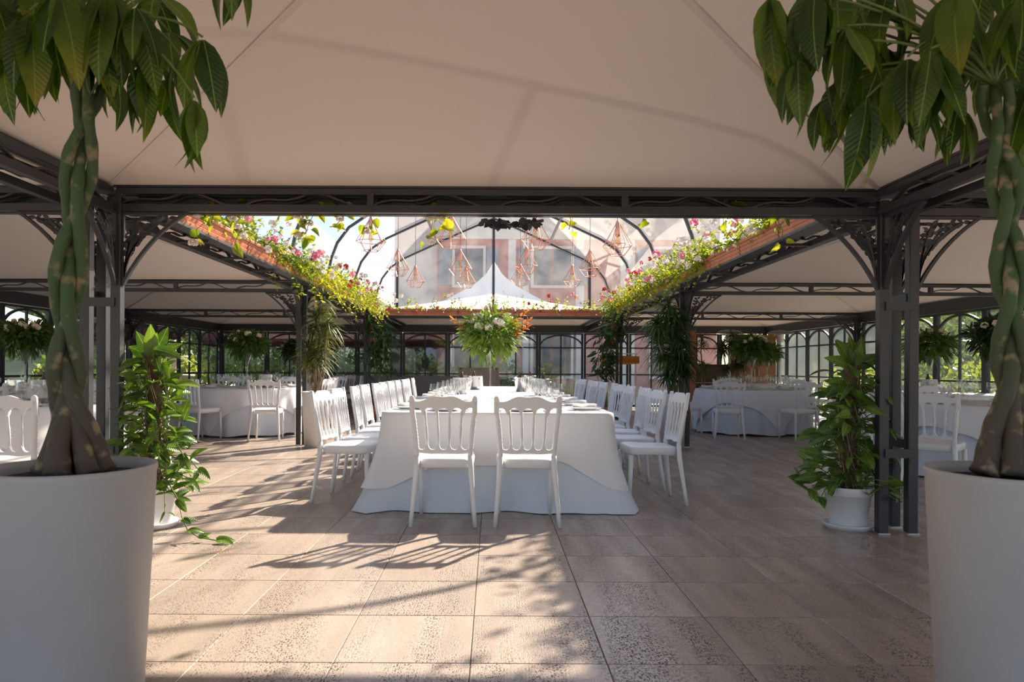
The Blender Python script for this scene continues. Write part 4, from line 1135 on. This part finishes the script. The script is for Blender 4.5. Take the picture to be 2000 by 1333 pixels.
# mushroom patio heaters
for k, (x, y) in enumerate(((5.9, 17.9), (7.2, 18.0))):
    t = thing('patio_heater', ('grey dome-topped patio heater behind the potted palms at the right', 'grey dome-topped patio heater before the tall wooden cabinet')[k], 'heater', (x, y, 0))
    MB().lathe([(.22,0),(.22,.35),(.05,.4),(.03,.45)], 16).build('base', M['steel'], t, True)
    MB().tube([(0,0,.44),(0,0,1.8)], .03, 10).build('pole', M['steel'], t); MB().lathe([(.08,1.78),(.10,1.98),(.02,2.0)], 14).build('burner', M['steel'], t)
    MB().lathe([(.32,2.01),(.23,2.07),(.02,2.10),(.01,2.09),(.22,2.055),(.31,2.0)], 24, cap=False).build('reflector', M['heat'], t, True)
t = thing('wall_lantern', 'dark lantern on the column before the left windows', 'lantern', (-7.86, 15.33, 1.9))
MB().lathe([(.02,.18),(.10,.12),(.03,.10)], 8).build('cap', M['iron'], t); MB().lathe([(.06,.10),(.075,-.08),(.03,-.10)], 8).build('lamp_glass', M['pane'], t); MB().bar((0,0,.17), (0,.13,.17), .02).build('arm', M['iron'], t)
# ---------------------------------------------------------------- big white pots with braided money trees
PACH = [leaf_mesh('leaf', 1.0, .36, None, 'lance', .18, .35, 7, .012), leaf_mesh('leaf', 1.0, .40, None, 'lance', .28, .6, 7, .02), leaf_mesh('leaf', 1.0, .31, None, 'lance', .12, .15, 7, .015)]
PL = {}
def pleaf(kind, L):
    L = round(L/.02)*.02; k = (kind, round(L, 2))
    if k not in PL:
        me = PACH[kind].copy(); me.transform(Matrix.Scale(L, 4)); me.materials.clear(); me.materials.append(M['pachira']); me.name = 'leaf'; PL[k] = me
    return PL[k]
def money_tree(cx, cy, path, label, plabel, nodes, seed, rot0, flare=.12):
    rr = random.Random(seed)
    t = thing('pot', plabel, 'pot', (cx, cy, 0))
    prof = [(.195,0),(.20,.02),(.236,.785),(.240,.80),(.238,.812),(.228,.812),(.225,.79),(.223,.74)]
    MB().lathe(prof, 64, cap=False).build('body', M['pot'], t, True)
    sm = MB(); sm.surf(lambda u, v: (.224*v*math.cos(2*PI*u), .224*v*math.sin(2*PI*u), .775+.012*math.sin(u*40+v*9)*v*(1-v)*2+.012*(1-v)), 40, 8); sm.build('soil', M['soil'], t, True)
    MB().lathe([(0,.0),(.194,.0),(.194,.004),(0,.004)], 24, cap=False).build('bottom', M['pot'], t)
    tr = thing('money_tree', label, 'tree', (cx, cy, .772)); base = Vector((cx, cy, .772))
    P = [PX(*q) for q in path]
    def axis(u):
        f = u*(len(P)-1); i = min(int(f), len(P)-2); f -= i
        a = P[max(i-1,0)]; b = P[i]; c = P[i+1]; d = P[min(i+2,len(P)-1)]
        return .5*((2*b)+(c-a)*f+(2*a-5*b+4*c-d)*f*f+(3*b-a-3*c+d)*f**3)
    for k in range(3):                      # a plait of three stems that splay into roots at the foot
        pts, rad = [], []
        for i in range(56):
            u = i/55; q = axis(u); a = rot0+2*PI*k/3; th = u*2*PI*1.55+2*PI*k/3+rot0
            fl = max(0, 1-u/.27); pl = 1-fl**1.0
            off = Vector((.031*math.sin(th), .027*math.sin(2*th), 0))*pl + Vector((math.cos(a)*flare, math.sin(a)*flare*.75, 0))*fl**1.1
            pts.append(q+off-base); rad.append(.0240*(1-.40*u)+.017*fl**1.4+.0016*math.sin(i*1.7+k))
        MB().tube(pts, rad, 12).build('trunk', M['bark'], tr, True)
    for k in range(3):
        a = rot0+2*PI*(k+.5)/3; pts, rad = [], []
        for i in range(14):
            u = .27*i/13; fl = 1-i/13
            pts.append(axis(u)+Vector((math.cos(a)*flare, math.sin(a)*flare*.75, 0))*fl**1.15*.92-base); rad.append(.018+.016*fl**1.3)
        MB().tube(pts, rad, 10).build('root', M['bark'], tr, True)
    top = P[-1]
    for (nx, ny, Y, nl, L, az0, spread, droop) in nodes:
        nd = PX(nx, ny, Y); mid = (top+nd)/2+Vector((0,0,.10+.1*rr.random()))
        pts = [top*(1-u)**2+mid*2*u*(1-u)+nd*u*u-base for u in [i/8 for i in range(9)]]
        MB().tube(pts, [.006-.0025*i/8 for i in range(9)], 6).build('stalk', M['stem'], tr, True)
        for i in range(nl):
            a = az0+2*PI*i/nl+rr.uniform(-.25,.25)
            rad = Vector((math.cos(a)*spread, math.sin(a)*spread*.9, 0)); d = rad + Vector((0,0,-droop+rr.uniform(-.2,.2)))
            ln = L*rr.uniform(.75,1.12); kd = rr.choice((0,0,1,2))
            zh = Vector((math.cos(a)*.6, math.sin(a)*.6, 1)) if droop > .3 else Vector((0,0,1))
            zh = zh + Vector((rr.gauss(0,.25), -.35+rr.gauss(0,.25), 0))
            q = nd-base
            ob('leaf', pleaf(kd, ln), tr, None, rmat(q+d.normalized()*.012, d, zh))
    return tr
# nodes: px, py, depth, leaflets, leaflet length, azimuth, spread, droop
NL = [(70,-30,2.3,6,.26,.0,.8,.6), (180,40,2.15,5,.22,.5,.5,.9), (20,30,2.5,6,.22,.3,.7,.7), (260,10,2.1,5,.22,.0,.5,.9), (350,110,2.2,4,.19,.6,.5,.9), (-20,60,2.4,6,.24,.2,.7,.7), (55,20,2.15,6,.27,.2,.45,.9), (20,85,2.35,5,.24,.9,.6,.7), (110,-20,2.05,6,.27,.4,.5,.8), (145,60,2.45,5,.22,.1,.7,.8), (95,100,2.4,4,.18,.3,.6,.8),
      (205,-25,2.1,6,.27,.7,.5,.85), (240,70,2.25,6,.20,.2,.7,.8), (275,125,2.2,6,.21,.5,.5,1.0), (325,60,2.3,6,.20,.9,.8,.6), (392,72,2.15,5,.21,.3,.5,1.0),
      (377,190,2.1,5,.20,.1,.42,1.0), (300,-10,2.4,6,.22,.6,.8,.5), (440,-95,2.1,5,.19,.2,.6,.9), (215,150,2.5,5,.17,.7,.7,.8), (330,150,2.35,5,.17,1.0,.7,.7), (-30,-20,2.2,6,.26,.5,.6,.7), (150,-90,2.3,6,.26,.1,.9,.5), (30,-60,2.5,6,.24,.1,.8,.6)]
money_tree(-1.29, 2.2, [(141,925,2.2),(139,850,2.2),(132,750,2.2),(128,640,2.2),(134,520,2.2),(145,400,2.2),(157,290,2.2),(168,190,2.2),(178,90,2.2)],
  'braided money tree with drooping glossy leaves in the left big pot', 'big smooth white tapering pot at the lower left holding a braided tree', NL, 31, .5, .092)
NR = [(1530,60,2.3,5,.22,.6,.5,.9), (1770,110,2.1,5,.22,.2,.45,1.0), (1680,120,2.4,6,.20,.4,.6,.8), (1850,110,2.4,6,.20,.1,.6,.8), (1960,100,2.4,6,.22,.2,.7,.7), (1590,-20,2.05,5,.26,.5,.5,1.0), (1500,-10,2.15,5,.26,.3,.4,1.0), (1555,110,2.1,6,.20,.1,.45,1.0), (1580,20,2.3,6,.22,.8,.6,.9), (1640,150,2.25,6,.22,.2,.45,1.0), (1690,190,2.15,5,.22,.6,.38,1.1), (1650,50,2.1,6,.23,.4,.6,.8),
      (1725,90,2.3,6,.22,.1,.6,.9), (1750,175,2.35,5,.18,.4,.5,1.0), (1815,95,2.05,6,.22,.9,.5,1.0), (1800,190,2.3,5,.17,.3,.5,1.0), (1860,-20,2.1,6,.25,.2,.5,.9), (1740,-30,2.2,6,.25,.5,.6,.8),
      (1870,205,2.35,5,.18,.3,.55,1.0), (1930,60,2.3,6,.22,.6,.7,.7), (1990,-10,2.1,6,.26,.1,.6,.8), (2020,150,2.2,6,.26,.4,.6,.9), (1620,-60,2.3,6,.26,.0,.8,.6), (1930,-70,2.4,6,.26,.3,.9,.5), (1695,-10,2.45,6,.22,.3,.8,.6), (1605,190,2.3,4,.16,.2,.5,1.0)]
money_tree(1.60, 2.2, [(1972,925,2.2),(1976,840,2.2),(1976,740,2.2),(1974,640,2.2),(1972,540,2.2),(1967,440,2.2),(1960,350,2.2),(1948,260,2.2),(1938,165,2.2)],
  'braided money tree with dense drooping leaves in the right big pot', 'big smooth white tapering pot at the lower right holding a braided tree', NR, 47, 1.2, .085)

# ---------------------------------------------------------------- climbing plants on moss poles beside the front columns
PTH = [leaf_mesh('leaf', 1.0, .52, None, 'heart', .22, .3, 7), leaf_mesh('leaf', 1.0, .46, None, 'oval', .35, .55, 7), leaf_mesh('leaf', 1.0, .50, None, 'heart', .15, .1, 7)]
PTM = {}
def thleaf(L):
    L = max(.06, round(L/.015)*.015); k = (R.randrange(3), round(L, 3))
    if k not in PTM:
        me = PTH[k[0]].copy(); me.transform(Matrix.Scale(L, 4)); me.materials.clear(); me.materials.append(M['pothos']); me.name = 'leaf'; PTM[k] = me
    return PTM[k]
def nursery_pot(x, y, label):
    t = thing('nursery_pot', label, 'pot', (x, y, 0))
    MB().lathe([(.118,.024),(.122,.03),(.152,.235),(.157,.236),(.160,.238),(.166,.29),(.164,.296),(.156,.296),(.150,.25)], 40, cap=False).build('body', M['pot2'], t, True)
    MB().lathe([(0,.0),(.155,.0),(.172,.03),(.174,.036),(.168,.036),(.15,.012),(0,.012)], 40, cap=False).build('saucer', M['pot2'], t, True)
    MB().lathe([(0,.014),(.118,.014),(.118,.03)], 24, cap=False).build('bottom', M['pot2'], t)
    MB().lathe([(.152,.262),(.08,.27),(0,.272)], 24, cap=False).build('soil', M['soil'], t)
    return t
def climber(x, y, label, seed, h, lean, trail, nl, wide):
    rr = random.Random(seed); t = thing('climbing_plant', label, 'plant', (x, y, .268))
    ax = lambda z: Vector((lean[0]*z, lean[1]*z, z))
    MB().tube([ax(h*i/12) for i in range(13)], [.052+.008*math.sin(i*2.3) for i in range(13)], 12).build('moss_pole', M['moss'], t, True)
    rt = MB()
    for k in range(46):
        a = rr.uniform(0,6.3); z0 = rr.uniform(.05,h*.95); pts = []
        for i in range(7): pts.append(ax(z0-i*.035)+Vector((math.cos(a+i*.12)*(.06+.006*i), math.sin(a+i*.12)*(.06+.006*i), 0)))
        rt.tube(pts, rr.uniform(.002,.004), 4, False)
    tag(rt.build('aerial_roots', M['root'], t), kind='stuff')
    st = MB()
    for k in range(nl):
        u = (k+.5)/nl; z = .02+h*(1-(1-u)**.9)*1.0
        a = k*2.39996+rr.uniform(-.4,.4)
        rad = (wide*(1-u)**.8+.10)*rr.uniform(.25,1.15)
        p0 = ax(max(0, z-.04))+Vector((math.cos(a)*.05, math.sin(a)*.05, 0))
        p2 = ax(z)+Vector((math.cos(a)*rad, math.sin(a)*rad, rr.uniform(-.10,.05)))
        p1 = (p0+p2)/2+Vector((0,0,.05))
        st.tube([p0*(1-q)**2+p1*2*q*(1-q)+p2*q*q for q in (0,.25,.5,.75,1)], .0035, 4, False)
        d = Vector((math.cos(a+rr.gauss(0,.6)), math.sin(a+rr.gauss(0,.6)), rr.uniform(-.6,.95)))
        ob('leaf', thleaf(rr.uniform(.085,.165)*(1 if u < .8 else 1.1)), t, None, rmat(p2, d, Vector((rr.gauss(0,.4), rr.gauss(0,.4)-.5, .9))))
    for k, (dx, dz, L) in enumerate(((-.5,1,.20),(.35,1,.22),(.05,1.2,.22),(.8,.45,.19),(-.9,.4,.18),(.2,.9,.17))):
        ob('leaf', thleaf(L), t, None, rmat(ax(h)+Vector((dx*.03,-.02,.0)), (dx, rr.uniform(-.5,.2), dz), (rr.uniform(-.3,.3), -1, .3)))
    st.tube([ax(h*.9), ax(h*1.04)], .008, 6)
    for path in trail:
        pts = [Vector(q) for q in path]; st.tube(pts, .0038, 5)
        for i in range(1, len(pts)):
            for g in range(2):
                dd = (pts[i]-pts[i-1]); dd = dd.normalized()+Vector((rr.gauss(0,.5), rr.gauss(0,.5), rr.uniform(.1,.8)))
                ob('leaf', thleaf(rr.uniform(.07,.13)), t, None, rmat(pts[i], dd, Vector((rr.gauss(0,.3), -.5, 1))))
    st.build('stems', M['stem'], t); return t
nursery_pot(-2.36, 4.99, 'white nursery pot on a saucer beside the left front column')
climber(-2.36, 4.99, 'leafy climbing plant on a moss pole with a trailing shoot, beside the left column', 5, .92, (.0,.0), 
  [[(.1,-.1,.02),(.20,-.2,.06),(.30,-.30,-.02),(.36,-.36,-.14),(.42,-.42,-.20),(.50,-.45,-.235),(.62,-.47,-.25)], [(.1,-.05,.05),(.24,-.1,.16),(.32,-.15,.22),(.38,-.18,.16)], [(.08,-.1,.1),(.17,-.2,.0),(.2,-.26,-.12)], [(.05,-.05,.3),(.2,-.1,.33),(.27,-.12,.22),(.22,-.14,.12)]], 235, .17)
nursery_pot(2.52, 5.08, 'white nursery pot on a saucer beside the right front column')
climber(2.52, 5.08, 'dense climbing plant on a moss pole, beside the right front column', 8, .88, (.03,.0),
  [[(-.1,-.1,.02),(-.20,-.12,.05),(-.26,-.15,-.03)], [(-.1,-.05,.08),(-.24,-.1,.16),(-.34,-.1,.22)], [(.1,0,.05),(.2,-.02,.16),(.26,-.02,.10)], [(-.1,0,.1),(-.22,-.08,.1),(-.3,-.1,.02)]], 240, .20)

# ---------------------------------------------------------------- dracaenas in tall white pots, climbers on the rear columns
def tuft(rr, n, L, W, droop):
    mb = MB()
    for k in range(n):
        a = rr.uniform(0, 2*PI); e = rr.uniform(-.3, 1.35)
        mb.blade((0,0,rr.uniform(-.05,.05)), (math.cos(a)*math.cos(e), math.sin(a)*math.cos(e), math.sin(e)), L*rr.uniform(.7,1.1), W, (rr.gauss(0,.3), rr.gauss(0,.3), 1), droop*rr.uniform(.5,1.2), 5)
    return mb
TF = [tuft(random.Random(k), 70, .36, .018, .75).mesh('leaf_tuft', M['drac']) for k in range(2)]
TFG = [tuft(random.Random(k+9), 80, .38, .028, .8).mesh('leaf_tuft', M['hang']) for k in range(2)]
def tall_pot(x, y, label, r=.19, h=.77):
    t = thing('tall_pot', label, 'pot', (x, y, 0))
    MB().lathe([(0,0),(r*.78,0),(r,h-.02),(r*1.02,h),(r*.95,h),(r*.93,h-.05)], 32, cap=False).build('body', M['pot3'], t, True)
    MB().lathe([(r*.94,h-.05),(0,h-.04)], 20, cap=False).build('soil', M['soil'], t)
def dracaena(x, y, z, label, canes, tufts, seed, g=None):
    rr = random.Random(seed); t = thing('dracaena', label, 'plant', (x, y, z), 0, g)
    for (dx, dy, h, b) in canes:
        MB().tube([(dx*.2, dy*.2, -.02), (dx*.6+b, dy*.6, h*.4), (dx*.9-b*.5, dy*.9, h*.75), (dx, dy, h)], [.022,.018,.016,.014], 8).build('cane', M['cane'], t, True)
        o = ob('leaf_tuft', rr.choice(tufts), t, (dx, dy, h)); o.rotation_euler = (0,0,rr.uniform(0,6))
        o = ob('leaf_tuft', rr.choice(tufts), t, (dx, dy, h-.16)); o.rotation_euler = (0,0,rr.uniform(0,6)); o.scale = (.8,.8,.8)
        if h > 1.0:
            q = (dx*.7+b*.5, dy*.7, h*.5); o = ob('leaf_tuft', rr.choice(tufts), t, q); o.scale = (.75,.75,.75)
    return t
tall_pot(-2.46, 9.95, 'tall white pot right of the left middle column')
dracaena(-2.46, 9.95, .725, 'thin-leaved dracaena with pale canes right of the left middle column', [(.06,.03,1.28,.05),(-.10,.0,.62,-.04),(.17,-.05,.95,.03),(.05,-.10,.58,.06),(-.02,.08,1.05,-.02)], TF, 3)
tall_pot(2.50, 9.95, 'tall white pot left of the right middle column')
dracaena(2.50, 9.95, .725, 'dense dark dracaena left of the right middle column', [(-.06,.03,1.22,.05),(.10,.0,.75,-.04),(-.22,-.05,1.0,.03),(-.10,-.10,.45,.06),(.05,.08,1.05,-.02),(.10,-.08,.5,.0),(-.16,.02,.7,0)], TFG+TF[:1], 4)
tall_pot(5.0, 17.2, 'white pot left of the two potted palms at the back right', .16, .62)
dracaena(5.0, 17.2, .575, 'slim dracaena with two leaf tufts at the back right', [(0,0,1.25,.03),(.1,0,.55,.02)], TF, 6)
tall_pot(5.65, 16.9, 'white pot behind the right middle round table', .16, .62)
dracaena(5.65, 16.9, .575, 'tall palm-like dracaena behind the right middle round table', [(0,0,1.3,.06),(.25,0,1.2,.0),(-.2,.1,1.1,0),(.3,-.1,.9,.05)], TFG, 7)
def column_climber(x, y, label, seed, z0, z1, s):
    rr = random.Random(seed); t = thing('column_creeper', label, 'plant', (x, y, 0))
    st, lf = MB(), MB()
    for k in range(7):
        dx = s*rr.uniform(.06,.42); dy = rr.uniform(-.25,.1); zb = rr.uniform(z0, z0+.6)
        pts = [Vector((dx*math.sin(PI*.5*min(1,q*3)), dy, z1-(z1-zb)*q)) for q in [i/8 for i in range(9)]]
        st.tube(pts, .006, 5)
        for i in range(42):
            q = pts[rr.randrange(9)]+Vector((rr.gauss(0,.07), rr.gauss(0,.07), rr.uniform(-.12,.12)))
            lf.blade(q, (rr.gauss(0,.8), rr.gauss(0,.8), rr.uniform(-1.2,.1)), rr.uniform(.12,.26), rr.uniform(.035,.07), (rr.gauss(0,1), -1, .5), .15, 4)
    st.build('stems', M['stem'], t); tag(lf.build('foliage', M['hang'], t), kind='stuff')
    for k in range(3): ob('blossom', BLO['red'], t, (s*rr.uniform(.05,.2), -.3, z1-rr.uniform(.1,.5)))
    MB().lathe([(0,0),(.14,0),(.18,.3),(.16,.3),(.15,.27),(0,.27)], 18, (s*.2,-.1,0), False).build('pot', M['terra'], t, True)
    MB().tube([(s*.2,-.1,.25),(s*.22,-.05,1.2),(s*.15,0,z1)], .012, 6).build('stem', M['stem'], t)
    return t
column_climber(-2.62, 15.25, 'dark green creeper hanging round the left rear column', 2, .85, 2.12, 1)
column_climber(2.62, 15.25, 'dark green creeper hanging round the right rear column', 3, .75, 2.12, -1)
